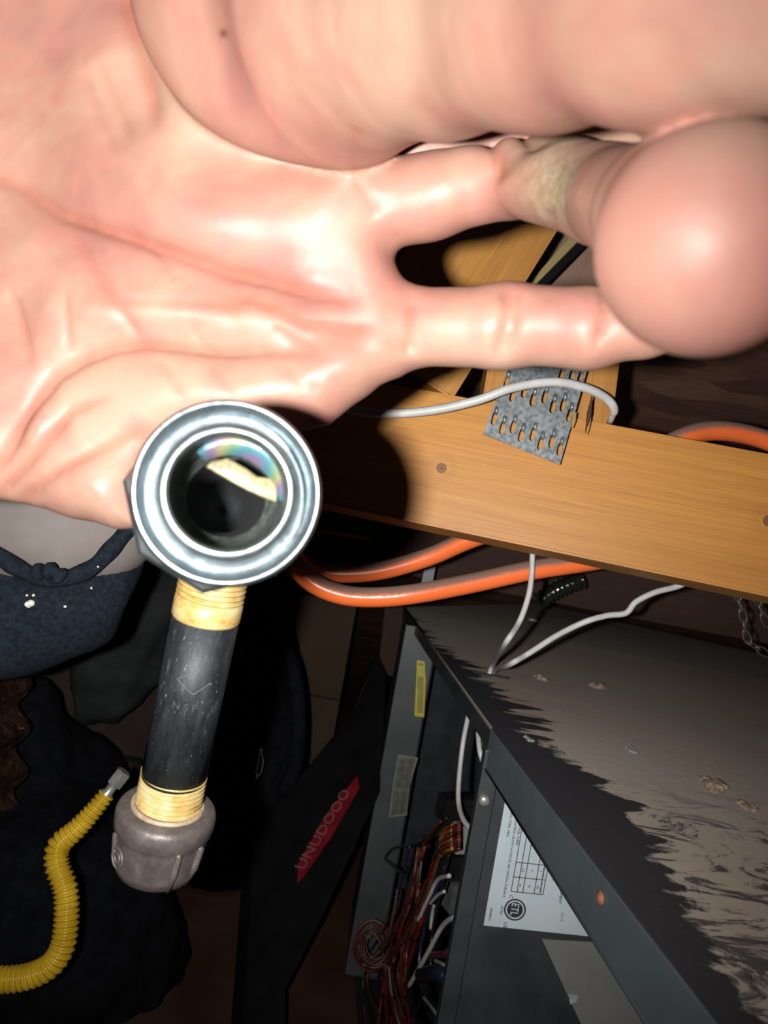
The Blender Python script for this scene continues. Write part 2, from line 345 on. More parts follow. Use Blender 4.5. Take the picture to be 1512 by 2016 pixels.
# ------------------------------------------------------------ orange hose, white cables
hp = [(1640, 930, .60), (1512, 868, .60), (1410, 848, .59), (1330, 868, .58), (1240, 930, .585), (1100, 1000, .60), (930, 1060, .62), (840, 1098, .63), (740, 1125, .635), (650, 1128, .635), (596, 1108, .63), (575, 1090, .61), (568, 1092, .59), (585, 1118, .58), (620, 1150, .58), (670, 1170, .58), (730, 1176, .58), (810, 1170, .58), (920, 1150, .585), (1050, 1122, .59), (1200, 1098, .60), (1350, 1060, .61), (1560, 1010, .62)]
tag(put('air_hose', sweep(catmull([P(*q) for q in hp], 12), 0.0077, 18), orange, None, True), 'orange rubber air hose looped behind the pine chord, dusty on top', 'hose')
wc = [(560, 770, .50), (690, 806, .495), (765, 814, .49), (850, 808, .485), (940, 788, .48), (1010, 763, .478), (1090, 752, .48), (1150, 763, .485), (1190, 782, .49), (1208, 803, .495), (1203, 825, .51), (1190, 850, .54), (1130, 960, .575), (1068, 1030, .575), (1050, 1080, .575), (1047, 1130, .575), (1040, 1175, .57), (1022, 1225, .565), (993, 1270, .56)]
top0 = Vector((0, 0, 0.465)); UP = Vector((0, 0, 1))
hole = RP(966, 1331, top0, UP)
def pd(p): return (p-CAM).dot(F)
hd = pd(hole)
w1 = [P(*q) for q in wc] + [P(973, 1305, hd-0.01), RP(963, 1329, top0, UP), hole-UP*0.03, P(945, 1440, hd+0.03)]
tag(put('thermostat_cable', sweep(catmull(w1, 10), lambda i, s: 0.0029 if i < 95 else 0.0021, 12), white_pvc, None, True), 'white cable arching over the steel plate and pine chord', 'cable')
w2 = [(1500, 1060, .56), (1400, 1120, .56), (1340, 1152, .56), (1290, 1166, .56), (1252, 1185, .56), (1232, 1207, .56), (1195, 1212, .56), (1150, 1225, .56), (1095, 1252, .57), (1040, 1287, .58), (1000, 1310, .585)]
w2 = [P(*q) for q in w2] + [RP(971, 1330, top0, UP)+UP*0.003, hole-UP*0.03+R*0.004, P(952, 1470, hd+0.04)]
tag(put('thermostat_cable', sweep(catmull(w2, 10), 0.0022, 12), white_pvc, None, True), 'white cable with a kink running right under the chord', 'cable')

# ------------------------------------------------------------ furnace
A = RP(797, 1195, top0, UP); C = RP(972, 1438, top0, UP); E = RP(1393, 1983, top0, UP)
ac = (A-C).normalized(); ce = (E-C).normalized()
E2 = C + ce*0.62
nAC = Vector((ac.y, -ac.x, 0)); nAC = nAC if (nAC.dot(CAM-C) > 0) else -nAC
nCE = Vector((ce.y, -ce.x, 0)); nCE = nCE if (nCE.dot(CAM-C) > 0) else -nCE
nDR = Vector((0, -1, 0)); PLN = {'AC': (A-nAC*0.004, nAC), 'CE': (C+F*0.003, nDR), 'ST': (Vector((0, 0.98, 0)), nDR)}
B1 = RP(1060, 1188, top0, UP); B2 = RP(1512, 1290, top0, UP); B3 = B2 + (B2-B1)*0.6
furn = thing('furnace', Vector((C.x+0.3, C.y+0.3, 0)), 'dark grey attic furnace cabinet with dusty top and open wiring bay', 'furnace')
H = 0.465
# dusty top sheet
def dust_mat():
    m, nt, bs = newmat('dusty_top'); v = coords(nt, (1, 1, 1))   # local x = away from AC, y = away from CE
    tc = N(nt, 'TexCoord'); sp = N(nt, 'SeparateXYZ'); nt.links.new(tc.outputs['Object'], sp.inputs[0])
    st = noise(nt, coords(nt, (13, 75, 1), rot=(0, 0, 0.12)), 1.0, 2, 0.5, 0.4)
    st2 = noise(nt, coords(nt, (1, 1, 1)), 24, 6, 0.65, 1.0)
    def mth(op, a, b, c=None):
        n = N(nt, 'Math', operation=op)
        for k_, v_ in enumerate((a, b, c)):
            if v_ is None: continue
            if isinstance(v_, (int, float)): n.inputs[k_].default_value = v_
            else: nt.links.new(v_, n.inputs[k_])
        return n.outputs[0]
    yn = mth('MULTIPLY_ADD', sp.outputs['Y'], 1/1.2, 0.5)
    def yr_(y): return y/1.2+0.5
    T = ramp(nt, yn, [(yr_(y), (t*10,)*3) for y, t in ((-.6, .0), (-.32, .012), (-.2, .030), (-.05, .042), (.0, .026), (.05, .036), (.105, .052), (.18, .036), (.28, .018), (.5, .02))])
    T = mth('MULTIPLY', T, 0.1)
    near = mth('SUBTRACT', 1.0, mth('MULTIPLY', yn, 1.0)); wst = ramp(nt, yn, [(.45, (1, 1, 1)), (.55, (.35, .35, .35))])
    dx = mth('MULTIPLY_ADD', mth('SUBTRACT', st, 0.5), mth('MULTIPLY', wst, 0.13), sp.outputs['X'])
    dx = mth('MULTIPLY_ADD', mth('SUBTRACT', st2, 0.5), mth('MULTIPLY', mth('SUBTRACT', 1.3, wst), 0.07), dx)
    m1 = mth('SUBTRACT', dx, T); mr1 = N(nt, 'MapRange'); nt.links.new(m1, mr1.inputs[0]); mr1.inputs[1].default_value = -0.002; mr1.inputs[2].default_value = 0.004
    mot = noise(nt, coords(nt, (1, 2.2, 1), rot=(0, 0, 0.9)), 20, 7, 0.72, 1.2)
    pat = mth('MULTIPLY', ramp(nt, mot, [(.50, (0, 0, 0)), (.56, (1, 1, 1))]), ramp(nt, yn, [(yr_(.06), (0, 0, 0)), (yr_(.14), (.85, .85, .85))]))
    mn = N(nt, 'Math', operation='MULTIPLY'); nt.links.new(mr1.outputs[0], mn.inputs[0]); nt.links.new(mth('SUBTRACT', 1.0, pat), mn.inputs[1])
    fine = noise(nt, v, 140, 5, 0.7)
    big = noise(nt, v, 3.0, 3); dustc = ramp(nt, big, [(0.35, (0.50, 0.46, 0.40)), (0.6, (0.45, 0.38, 0.32)), (0.75, (0.33, 0.21, 0.17))])
    dustc = mixc(nt, ramp(nt, fine, [(0.3, (0, 0, 0)), (0.8, (0.5, 0.5, 0.5))]), dustc, (0.60, 0.53, 0.46))
    nt.links.new(mixc(nt, mn.outputs[0], (0.045, 0.047, 0.055), dustc), bs.inputs['Base Color'])
    r = N(nt, 'MapRange'); nt.links.new(mn.outputs[0], r.inputs[0]); r.inputs[3].default_value = 0.6; r.inputs[4].default_value = 0.95; nt.links.new(r.outputs[0], bs.inputs['Roughness'])
    bs.inputs['Specular IOR Level'].default_value = 0.12; bump(nt, bs, fine, 0.3, 0.0008); return m
dustm = dust_mat()
topv = [A, C, E2, E2-nCE*1.3, B3, B2, B1]
mw = Matrix.Translation(C) @ Matrix((-nCE, ce, -(nCE.cross(ce)) if nCE.cross(ce).z < 0 else nCE.cross(ce))).transposed().to_4x4()
iv = mw.inverted()
me = prism([iv @ v for v in topv], iv.to_3x3() @ Vector((0, 0, -0.0015)))
top = put('top_panel', me, dustm, furn, mw=mw)
# rolled hem lips
o1 = nAC*0.002; o2 = nCE*0.002
put('top_flange', prism([A+o1+UP*0.001, C+o1+UP*0.001, C+o1-UP*0.0135, A+o1-UP*0.0135], -nAC*0.0015, 0.0004), cabinet, furn)
put('top_flange', sweep([A+o1+UP*0.001, C+o1+UP*0.001], 0.0013, 8), dusty('lip_dust', (0.05, 0.045, 0.042), (0.13, 0.10, 0.085)), furn, True)
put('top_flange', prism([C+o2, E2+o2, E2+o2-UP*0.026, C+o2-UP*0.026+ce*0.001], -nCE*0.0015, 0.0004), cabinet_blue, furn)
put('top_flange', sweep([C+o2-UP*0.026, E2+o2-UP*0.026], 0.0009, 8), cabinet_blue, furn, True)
# front side (under A-C): grey strip far, post near, dark bay between
pAC = A - nAC*0.004
def on(px, py, off=0.0, pl='AC'):
    p_, n_ = PLN[pl]; return RP(px, py, p_+n_*off, n_)
s0 = on(803, 1212, 0, 'ST'); s1 = on(851, 1303, 0, 'ST')
def wallp(name, p, q, z0, z1, nrm, thk, mat, par): return put(name, prism([Vector((p.x, p.y, z0)), Vector((q.x, q.y, z0)), Vector((q.x, q.y, z1)), Vector((p.x, p.y, z1))], -nrm*thk, 0.0006), mat, par)
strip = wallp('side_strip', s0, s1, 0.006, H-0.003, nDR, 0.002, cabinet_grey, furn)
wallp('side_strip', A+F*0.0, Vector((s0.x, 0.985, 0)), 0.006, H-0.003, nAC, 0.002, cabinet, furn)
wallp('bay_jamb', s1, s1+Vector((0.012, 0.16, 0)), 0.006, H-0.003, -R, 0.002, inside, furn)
dl = on(977, 1541, 0, 'CE'); pl_ = on(941, 1541, 0, 'CE')
post = put('door_post', prism([Vector((pl_.x, C.y-0.004, 0.006)), Vector((dl.x-.0008, C.y-0.004, 0.006)), Vector((dl.x-.0008, C.y-0.004, 0.432)), Vector((dl.x-.004, C.y-0.004, 0.452)), Vector((pl_.x, C.y-0.004, 0.452))], F*0.012, 0.0008), cabinet, furn)
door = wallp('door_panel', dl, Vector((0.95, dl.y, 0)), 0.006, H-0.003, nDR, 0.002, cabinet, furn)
# inner shell
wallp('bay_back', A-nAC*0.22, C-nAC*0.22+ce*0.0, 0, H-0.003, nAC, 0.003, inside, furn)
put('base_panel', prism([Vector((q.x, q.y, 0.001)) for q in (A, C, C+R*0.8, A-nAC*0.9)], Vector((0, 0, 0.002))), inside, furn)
wallp('back_panel', A-nAC*0.02, B2*0.98, 0, H-0.003, nAC, 0.003, cabinet, furn)
# labels
def flat(name, pxs, mat, par, pl='AC', off=0.003, thk=0.0004, label=None):
    o = put(name, prism([on(x, y, off, pl) for x, y in pxs], -PLN[pl][1]*thk), mat, par)
    if label: o['label'] = label
    return o
yl = flat('warning_label', [(821, 1300), (836, 1302), (838, 1340), (835, 1412), (816, 1410), (819, 1350)], yellow_lbl, strip, pl='ST', off=0.002, label='yellow warning label')
def ac_frame(px, py, off):
    o = on(px, py, off); return Matrix.Translation(o) @ Matrix((-UP, -ac if ac.x > 0 else ac, nAC)).transposed().to_4x4()
EX = (C-A).normalized()                                   # along the strip, towards the near corner
def lines_on(pts, cols):                                  # rows of small printed bars, joined into the label
    pass
# aged label with a pale border and print
b_ = [(784, 1486), (823, 1492), (805, 1550), (801, 1605), (766, 1609), (773, 1550)]
ol = flat('spec_label', b_, olive_edge, strip, pl='ST', off=0.0025, label='faded olive text label')
cx = sum(p[0] for p in b_)/6; cy = sum(p[1] for p in b_)/6
flat('print_block', [(cx+(x-cx)*0.90, cy+(y-cy)*0.955) for x, y in b_], olive_lbl, ol, off=0.0031) if False else None
lst = []
def add_quad(lst, pxs, pl, off, mi, thk=0.0002):
    lst.append((prism([on(x, y, off, pl) for x, y in pxs], -PLN[pl][1]*thk), mi))
add_quad(lst, b_, 'ST', 0.0028, 0); add_quad(lst, [(cx+(x-cx)*0.90, cy+(y-cy)*0.955) for x, y in b_], 'ST', 0.0033, 1)
for k in range(26):
    y = 1498+k*4.1; xl = 786-(y-1498)*0.165; 
    if 13 <= k <= 14: continue
    for (a0, a1) in ((3, 14), (17, 28)):
        j = random.uniform(0, 3)
        add_quad(lst, [(xl+a0, y), (xl+a1-j, y+1), (xl+a1-j, y+2.2), (xl+a0, y+1.2)], 'ST', 0.0037, 2)
bpy.data.objects.remove(ol); ol = put('spec_label', join_meshes(lst), [olive_edge, olive_lbl, ink], strip); ol['label'] = 'faded olive text label'
lst = []; add_quad(lst, [(821, 1300), (836, 1302), (838, 1340), (835, 1412), (816, 1410), (819, 1350)], 'ST', 0.002, 0)
add_quad(lst, [(824, 1306), (827, 1306), (827, 1310), (824, 1310)], 'ST', 0.0028, 1); add_quad(lst, [(830, 1306), (833, 1307), (833, 1311), (830, 1310)], 'ST', 0.0028, 1)
for k in range(4): add_quad(lst, [(823+k*3, 1330+k), (824.3+k*3, 1330+k), (823+k*3, 1404), (821.6+k*3, 1404)], 'ST', 0.0028, 1)
bpy.data.objects.remove(yl); yl = put('warning_label', join_meshes(lst), [yellow_lbl, ink], strip); yl['label'] = 'yellow warning label'
# rating plate on the door
lst = []; add_quad(lst, [(1004, 1522), (952, 1822), (1290, 1857), (1345, 1557)], 'CE', 0.001, 0, 0.0006)
def bar(p, q, w=1.3, mi=1, off=0.0016):
    a = on(*p, off, 'CE'); b = on(*q, off, 'CE'); d = (b-a).normalized(); n = d.cross(nDR)*(w*0.0001)
    lst.append((prism([a+n, b+n, b-n, a-n], nDR*0.0002), mi))
Z3 = lambda x, y: (940+x/4.725, 1540+y/4.725)            # from the enlarged view of the plate
for (x0, y0, x1, y1) in ((445, 245, 312, 1015), (487, 325, 368, 1020), (533, 390, 420, 1025), (615, 520, 525, 1035), (655, 590, 580, 1035), (685, 630, 608, 1045),
                         (360, 743, 655, 775), (335, 880, 630, 910), (312, 1015, 608, 1045), (860, 960, 835, 1100), (905, 970, 885, 1100), (955, 1045, 935, 1110), (835, 1100, 990, 1112)):
    bar(Z3(x0, y0), Z3(x1, y1), 2.4)
def dtext(body, x, y, size, mi=1, align='LEFT', off=0.0017, sx=1.0):   # reads downwards, tops of letters to the right
    o = on(*Z3(x, y), off, 'CE'); e1 = (on(*Z3(x-16, y+100), off, 'CE')-o).normalized(); e2 = nDR.cross(e1)
    mw = Matrix.Translation(o) @ Matrix((e1, e2, nDR)).transposed().to_4x4(); lst.append((text_mesh(body, size, mw, 0.0001, align, sx), mi))
dtext('CITY OF NEW YORK, MEA', 330, 130, 0.0024); dtext('002', 360, 185, 0.0042, 2)
dtext('GAS-FIRED GRAVITY & FORCED AIR CENTRAL FURNACE', 352, 345, 0.0022, sx=0.98); dtext('CENTRAL FURN', 392, 345, 0.0025)
for (t, x, y) in (('5.8', 415, 800), ('9', 500, 815), ('7', 578, 820), ('41', 390, 945), ('10', 475, 950), ('04', 552, 960)): dtext(t, x, y, 0.0022)
dtext('MIN CIRC', 615, 790, 0.0017); dtext('MIN CIRC', 592, 925, 0.0017)
dtext('12 X 13', 712, 765, 0.0035, 2); dtext('C', 298, 1045, 0.0036); dtext('US', 248, 1300, 0.0036); dtext('LISTED', 222, 1145, 0.0022); dtext('500088-01', 122, 1165, 0.0022)
dtext('REPLACEMENT', 790, 900, 0.0026); dtext('2014', 780, 1205, 0.0032, 2)
# round mark: ring, disc, letters ETL
oc = on(*Z3(348, 1185), 0.0017, 'CE'); e1 = (on(*Z3(332, 1285), 0.0017, 'CE')-oc).normalized(); e2 = nDR.cross(e1)
def annulus(r0, r1, off, mi):
    V = []; n = 40
    for k in range(n):
        a = 2*math.pi*k/n; V += [oc+e1*math.cos(a)*r0+e2*math.sin(a)*r0+nDR*off, oc+e1*math.cos(a)*r1+e2*math.sin(a)*r1+nDR*off]
    lst.append((mesh(V, [(2*k, 2*k+1, (2*k+3) % (2*n), (2*k+2) % (2*n)) for k in range(n)]), mi))
rr = (on(*Z3(450, 1185), 0.0017, 'CE')-oc).length
annulus(rr*0.85, rr, 0.0002, 1); annulus(0.0001, rr*0.72, 0.0002, 1)
mwl = Matrix.Translation(oc - e1*rr*0.62 - e2*rr*0.36+nDR*0.0004) @ Matrix((e1, e2, nDR)).transposed().to_4x4()
lst.append((text_mesh('ETL', rr*1.0, mwl, 0.0001, 'LEFT', 0.72), 0))
rp_ = put('rating_plate', join_meshes(lst), [paper, ink, ink_grey], door); rp_['label'] = 'pale blue-grey printed rating plate'
gs = flat('lower_label', [(1067, 1849), (1330, 1864), (1400, 2060), (1165, 2060), (1120, 1965)], greysheet, door, 'CE', 0.0008, 0.0003, 'plain grey label')
put('clear_tape', prism([on(x, y, 0.0012, 'CE') for x, y in ((1118, 1955), (1138, 1960), (1134, 1972), (1122, 1976))], nDR*0.0008), plain('tape', (0.25, 0.27, 0.28), (0.5, 0.52, 0.52), 200, 0.15), door)
# grommet slot round the cables
put('cable_hole', sweep([hole+UP*0.001+(-nAC)*(math.cos(a)*0.017)+nCE*(math.sin(a)*0.006) for a in [k/20*2*math.pi for k in range(21)]], 0.0011, 6, False), inside, furn, True)
me = mesh([hole+UP*0.0012+(-nAC)*(math.cos(a)*0.017)+nCE*(math.sin(a)*0.006) for a in [k/20*2*math.pi for k in range(20)]], [tuple(range(20))])
put('cable_hole', me, inside, furn)
# wiring bay contents
def inbay(px, py, d):
    dp_ = pd(RP(px, py, A-nAC*0.006, nAC)); return P(px, py, max(d, dp_+0.012+(d-0.56)*0.25))
def wirep(pts, r, mat, name='wire', seg=8):
    return put(name, sweep(catmull([inbay(*q) for q in pts], 8), r*1.06, seg), mat, furn, True)
wirep([(924, 1400, .62), (912, 1460, .61), (904, 1530, .6), (903, 1580, .59), (913, 1615, .59), (935, 1640, .59), (950, 1660, .6)], .0020, white_pvc)
wirep([(941, 1440, .60), (945, 1480, .60), (957, 1520, .60), (963, 1545, .61)], .0019, white_pvc)
wirep([(803, 1945, .56), (840, 1880, .56), (870, 1825, .56), (895, 1805, .57), (915, 1800, .58)], .0019, white_pvc)
wirep([(822, 1815, .58), (845, 1765, .58), (862, 1732, .58), (885, 1724, .59)], .0017, white_pvc)
wirep([(846, 1780, .585), (862, 1762, .585), (875, 1755, .59)], .0013, white_pvc)
wirep([(848, 1830, .6), (851, 1800, .6), (855, 1782, .6)], .0016, plug_white)
wirep([(855, 1890, .6), (875, 1900, .6), (890, 1915, .6)], .0013, plug_white)
wirep([(833, 1962, .56), (855, 1990, .56), (875, 2025, .56)], .0012, plug_white)
wirep([(765, 1900, .58), (772, 1960, .58), (790, 2030, .58)], .0010, plug_white)
wirep([(748, 1880, .6), (765, 1840, .6), (778, 1780, .6), (782, 1750, .61)], .0016, wire_brown)
wirep([(795, 1860, .58), (798, 1900, .58), (800, 1960, .58)], .0014, wire_brown)
for k in range(9):
    x = 845+k*2.5; q = random.uniform
    wirep([(905, 1622+k*6, .62), (880, 1640+k*5, .60), (860+q(-4, 4), 1690, .60), (835+q(-8, 8), 1760, .60), (810+q(-14, 14), 1830, .60), (780+q(-25, 25), 1900, .59), (790+q(-30, 30), 2040, .58)], .0016, (wire_red, wire_brown, wire_red, wire_black)[k % 4])
for k in range(6):
    wirep([(892, 1625+k*9, .605), (878, 1628+k*9+4, .60), (866, 1645+k*8, .60)], .0017, (wire_orange, wire_yellow)[k % 2])
for k in range(14):
    q = random.uniform; sx0 = q(800, 900); wirep([(sx0, q(1640, 1760), q(.6, .64)), (sx0-30+q(-20, 20), 1820+q(-20, 20), .62), (sx0-70+q(-30, 30), 1920, .61), (sx0-60+q(-40, 60), 2040, .60)], q(.001, .002), (wire_black, wire_brown, wire_red, wire_black, wire_blue)[k % 5])
wirep([(757, 1690, .66), (775, 1670, .64), (810, 1665, .64), (845, 1650, .64), (880, 1610, .64)], .0015, wire_black)
wirep([(757, 1690, .66), (775, 1705, .64), (790, 1722, .64)], .0018, wire_black)
wirep([(830, 1670, .62), (850, 1640, .62), (868, 1617, .62)], .0012, wire_red)
wirep([(850, 1880, .58), (880, 1875, .58), (905, 1850, .59), (925, 1830, .6)], .0022, plain('wire_wine', (.12, .01, .025), (.16, .015, .035), 50, .3))
wirep([(830, 1920, .6), (860, 1915, .59), (885, 1925, .6), (905, 1920, .61)], .006, wire_blue)
def pbox(name, px, py, d, sx, sy, sz, mat, par=None, rot=0.17, bev=0.001):
    o = inbay(px, py, d+.05); x = (R*math.cos(rot)+(-U)*math.sin(rot)); x = x + F*0.4; y = (U*math.cos(rot)+R*math.sin(rot))
    return put(name, box_local(sx, sy, sz, bev), mat, par or furn, mw=frame_mw(o, x, y))
pbox('plug_connector', 910, 1649, .622, .017, .024, .014, plug_white)
pbox('transformer', 897, 1762, .64, .018, .026, .018, grey_plastic)
pbox('relay', 905, 1710, .65, .035, .03, .02, wire_black); pbox('relay', 905, 1590, .66, .04, .022, .02, wire_black)
wirep([(926, 1755, .575), (925, 1760, .575)], .0035, steel, 'screw'); 
put('screw', lathe(on(952, 1572, 0.006, 'CE'), nDR, [(0, 0.004), (0.004, 0.004), (0.0055, 0.0025), (0.006, 0)], 14), steel, furn, True)
put('screw', lathe(RP(1184, 1768, C+o2, nCE), nCE, [(0, 0.003), (0.001, 0.003), (0.002, 0.001), (0.002, 0)], 14), plain('rusty_screw', (0.2, .08, .04), (.3, .12, .07), 300, .6), furn, True)
# coil of wire at the foot of the strip
cc = P(735, 1862, .9); lst = []
for k in range(6):
    r = 0.009+k*0.0030; ph = random.random(); pts = [cc+R*(math.cos(a)*r*0.95+random.uniform(-1, 1)*.0006)+U*(math.sin(a)*r*1.15)+F*(random.uniform(-1, 1)*.002+math.sin(a+ph)*.004) for a in [j/18*2*math.pi+k for j in range(19)]]
    lst.append((sweep(pts, .0011 if k < 5 else .0016, 7), k == 5))
put('wire_coil', join_meshes(lst), [wire_brown, wire_red], furn, True)['label'] = 'small brown wire coil'
# rubble on the dusty top
def crumb(px, py, sz, lab, mt=crumb_m, stretch=(1.6, 1, 0.6)):
    c = RP(px, py, top0, UP); bm = bmesh.new()
    for k in range(5):
        q = bmesh.ops.create_icosphere(bm, subdivisions=2, radius=sz*random.uniform(.5, .9)); off = Vector((random.uniform(-1, 1)*sz*stretch[0], random.uniform(-1, 1)*sz*0.5, 0)); off = ce*off.x + nCE*off.y
        for v in q['verts']: v.co = Vector((v.co.x, v.co.y, v.co.z*stretch[2]))*(1+random.uniform(-.25, .25)) + off + c + UP*sz*0.1
    o = put('plaster_crumb', bm_mesh(bm), mt); tag(o, lab, 'rubble', 'crumbs on the furnace top')
crumb(1066, 1336, .006, 'brown crumbly lump on the furnace top, nearest the cable hole')
crumb(1175, 1352, .007, 'brown crumbly lump on the furnace top, second right of the cable hole')
crumb(1245, 1478, .004, 'small grey crumb on the furnace top, halfway to the right edge', greysheet)
crumb(1395, 1545, .008, 'largest rusty brown lump on the furnace top, right side')
crumb(1472, 1590, .004, 'pale crumb near the right edge of the furnace top')
crumb(1050, 1222, .006, 'pale crumb at the back of the furnace top beside the white cable', white_speck, (.6, 1, .5))
crumb(1040, 1455, .003, 'pale flake beside the front edge of the furnace top', greysheet)
# brown batten beside the cabinet
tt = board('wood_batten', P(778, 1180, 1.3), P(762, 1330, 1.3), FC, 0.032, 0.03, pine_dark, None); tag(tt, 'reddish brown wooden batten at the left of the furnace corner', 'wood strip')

# ------------------------------------------------------------ lower left: boxes, bags, cloth
cb = thing('cardboard_box', P(640, 1400, 1.62), 'plain brown cardboard box behind the black bag', 'box')
bx = [P(505, 1120, 1.6), P(705, 1165, 1.6), P(705, 1165, 1.6)*1.0, P(505, 1120, 1.6)]
q0, q1 = P(500, 1130, 1.6), P(706, 1170, 1.6); q0 = Vector((q0.x, q0.y, 0)); q1 = Vector((q1.x, q1.y, 0)); zt = 0.40
mdz = P(640, 1372, 1.6).z
put('side', prism([q0+UP*mdz, q1+UP*mdz, q1+UP*zt, q0+UP*zt], F*0.10), cardboard, cb)
put('side', prism([q0+UP*0.001-F*0.012, q1+UP*0.001-F*0.012, q1+UP*(mdz-.002)-F*0.004, q0+UP*(mdz-.002)-F*0.004], F*0.10), cardboard, cb)
case = thing('tool_case', P(620, 1700, 1.0), 'long black tool case leaning beside the furnace, with a red strip label', 'case')
k0, k1, k2 = P(500, 1960, .80), P(760, 1300, 1.16), P(748, 1560, 0.96); kn = (k1-k0).cross(k2-k0).normalized(); kn = kn if kn.dot(CAM-k0) > 0 else -kn
kp = [(474, 2050), (480, 1960), (500, 1640), (700, 1395), (742, 1290), (758, 1330), (757, 1400), (746, 1560), (640, 1790), (560, 1950), (560, 2050)]
put('shell', prism([RP(x, y, k0, kn) for x, y in kp], Vector((-0.012, 0.018, -0.028)), 0.003), black_case, case)
put('edge_rim', sweep([RP(x, y, k0, kn)+kn*.001 for x, y in kp[3:]], 0.0012, 8), black_case, case, True)
lst = [(prism([RP(x, y, k0+kn*.002, kn) for x, y in ((585, 1738), (587, 1700), (640, 1606), (703, 1527), (708, 1550), (650, 1650), (598, 1724))], -kn*.001), 0)]
o = RP(597, 1722, k0+kn*.003, kn); e = (RP(702, 1546, k0+kn*.003, kn)-o); e2_ = kn.cross(e.normalized())
tm = text_mesh('UNUDOOO', 0.021, Matrix.Translation(o+e2_*0.003+e*0.03) @ Matrix((e.normalized(), e2_, kn)).transposed().to_4x4(), .0002)
xs = [((v.co-o).dot(e.normalized())) for v in tm.vertices]; sc = e.length*0.92/(max(xs))
for v in tm.vertices:
    d = v.co-o; t = d.dot(e.normalized()); v.co = o + e.normalized()*(t*sc) + (d-e.normalized()*t)
lst.append((tm, 1)); put('name_label', join_meshes(lst), [red_lbl, pale_print], case)['label'] = 'red strip label with pale lettering'

def blob(prof_pts, mat, name, parent=None, rough=0.02, sub=3, seed=0, smooth=True, flat_=1.0):
    """lumpy closed form around a list of (centre, radius) — soft goods"""
    bm = bmesh.new()
    for (c, r) in prof_pts:
        q = bmesh.ops.create_icosphere(bm, subdivisions=3, radius=1.0)
        for v in q['verts']: v.co = Vector((v.co.x*r[0], v.co.y*r[1], v.co.z*r[2])) + c
    me = bm_mesh(bm); ob = bpy.data.objects.new('t', me); COL.objects.link(ob)
    m = ob.modifiers.new('r', 'REMESH'); m.mode = 'VOXEL'; m.voxel_size = 0.009
    m2 = ob.modifiers.new('s', 'SMOOTH'); m2.iterations = 6; m2.factor = 0.8
    tx = bpy.data.textures.new('t', 'CLOUDS'); tx.noise_scale = 0.06; m3 = ob.modifiers.new('d', 'DISPLACE'); m3.texture = tx; m3.strength = rough; m3.texture_coords = 'GLOBAL'
    me2 = bpy.data.meshes.new_from_object(ob.evaluated_get(bpy.context.evaluated_depsgraph_get())); bpy.data.objects.remove(ob)
    return put(name, me2, mat, parent, smooth)
V3 = Vector
bag = thing('backpack', P(480, 1700, 1.2), 'black fabric backpack with a metal zipper pull, behind the pipe nipple', 'backpack')
blob([(P(480, 1340, 1.2), V3((.085, .07, .12))), (P(475, 1480, 1.18), V3((.10, .09, .13))), (P(462, 1600, 1.16), V3((.11, .10, .12))), (P(420, 1250, 1.2), V3((.06, .05, .06)))], black_cloth, 'body', bag, 0.03)
put('strap', sweep(catmull([P(530, 1230, 1.12), P(572, 1300, 1.1), P(588, 1400, 1.08), P(582, 1500, 1.07), P(560, 1560, 1.07)], 8), 0.011, 10), black_cloth, bag, True)
zp = put('zipper_pull', join_meshes([(sweep(catmull([P(512, 1480, 1.0), P(509, 1500, 1.0), P(504, 1522, 1.0), P(512, 1524, 1.0), P(518, 1502, 1.0), P(515, 1482, 1.0)], 5), .0008, 6), 0),
     (sweep([P(514, 1473, 1.0), P(514, 1480, 1.0)], .0024, 8), 0), (sweep([P(508, 1524, 1.0), P(501, 1540, 1.0)], .0007, 6), 0)]), steel, bag, True)
zp['label'] = 'silver zipper pull'
put('loop_tag', sweep([P(462, 1245, 1.12), P(470, 1265, 1.11), P(476, 1290, 1.11)], .003, 8), wire_red, bag, True)['label'] = 'dark red loop'
# draped cloths
tag(blob([(P(235, 1270, 1.1), V3((.06, .05, .12))), (P(280, 1250, 1.12), V3((.05, .04, .10))), (P(190, 1300, 1.1), V3((.03, .04, .10))), (P(250, 1120, 1.12), V3((.12, .05, .10)))], grey_cloth, 'draped_jacket', None, 0.03), 'dark charcoal cloth hanging in folds below the palm', 'cloth')
tag(blob([(P(250, 1450, 1.3), V3((.20, .06, .12))), (P(90, 1420, 1.25), V3((.07, .06, .12))), (P(330, 1400, 1.34), V3((.10, .06, .16)))], brown_cloth, 'brown_sack', None, 0.03), 'dim brown cloth sack left of the pipe nipple', 'sack')
tag(blob([(P(60, 1800, .9), V3((.17, .15, .15))), (P(170, 1900, .92), V3((.12, .12, .14))), (P(100, 1620, 1.0), V3((.11, .10, .12))), (P(-40, 1600, .95), V3((.12, .12, .18)))], black_cloth, 'duffel_bag', None, 0.03), 'large black soft bag under the yellow flexible hose', 'bag')
tag(blob([(P(250, 1530, 1.13), V3((.04, .03, .03))), (P(240, 1505, 1.14), V3((.05, .03, .02)))], brown_cloth, 'leather_glove', None, 0.02), 'dim dark brown scrap behind the hose connector', 'cloth')
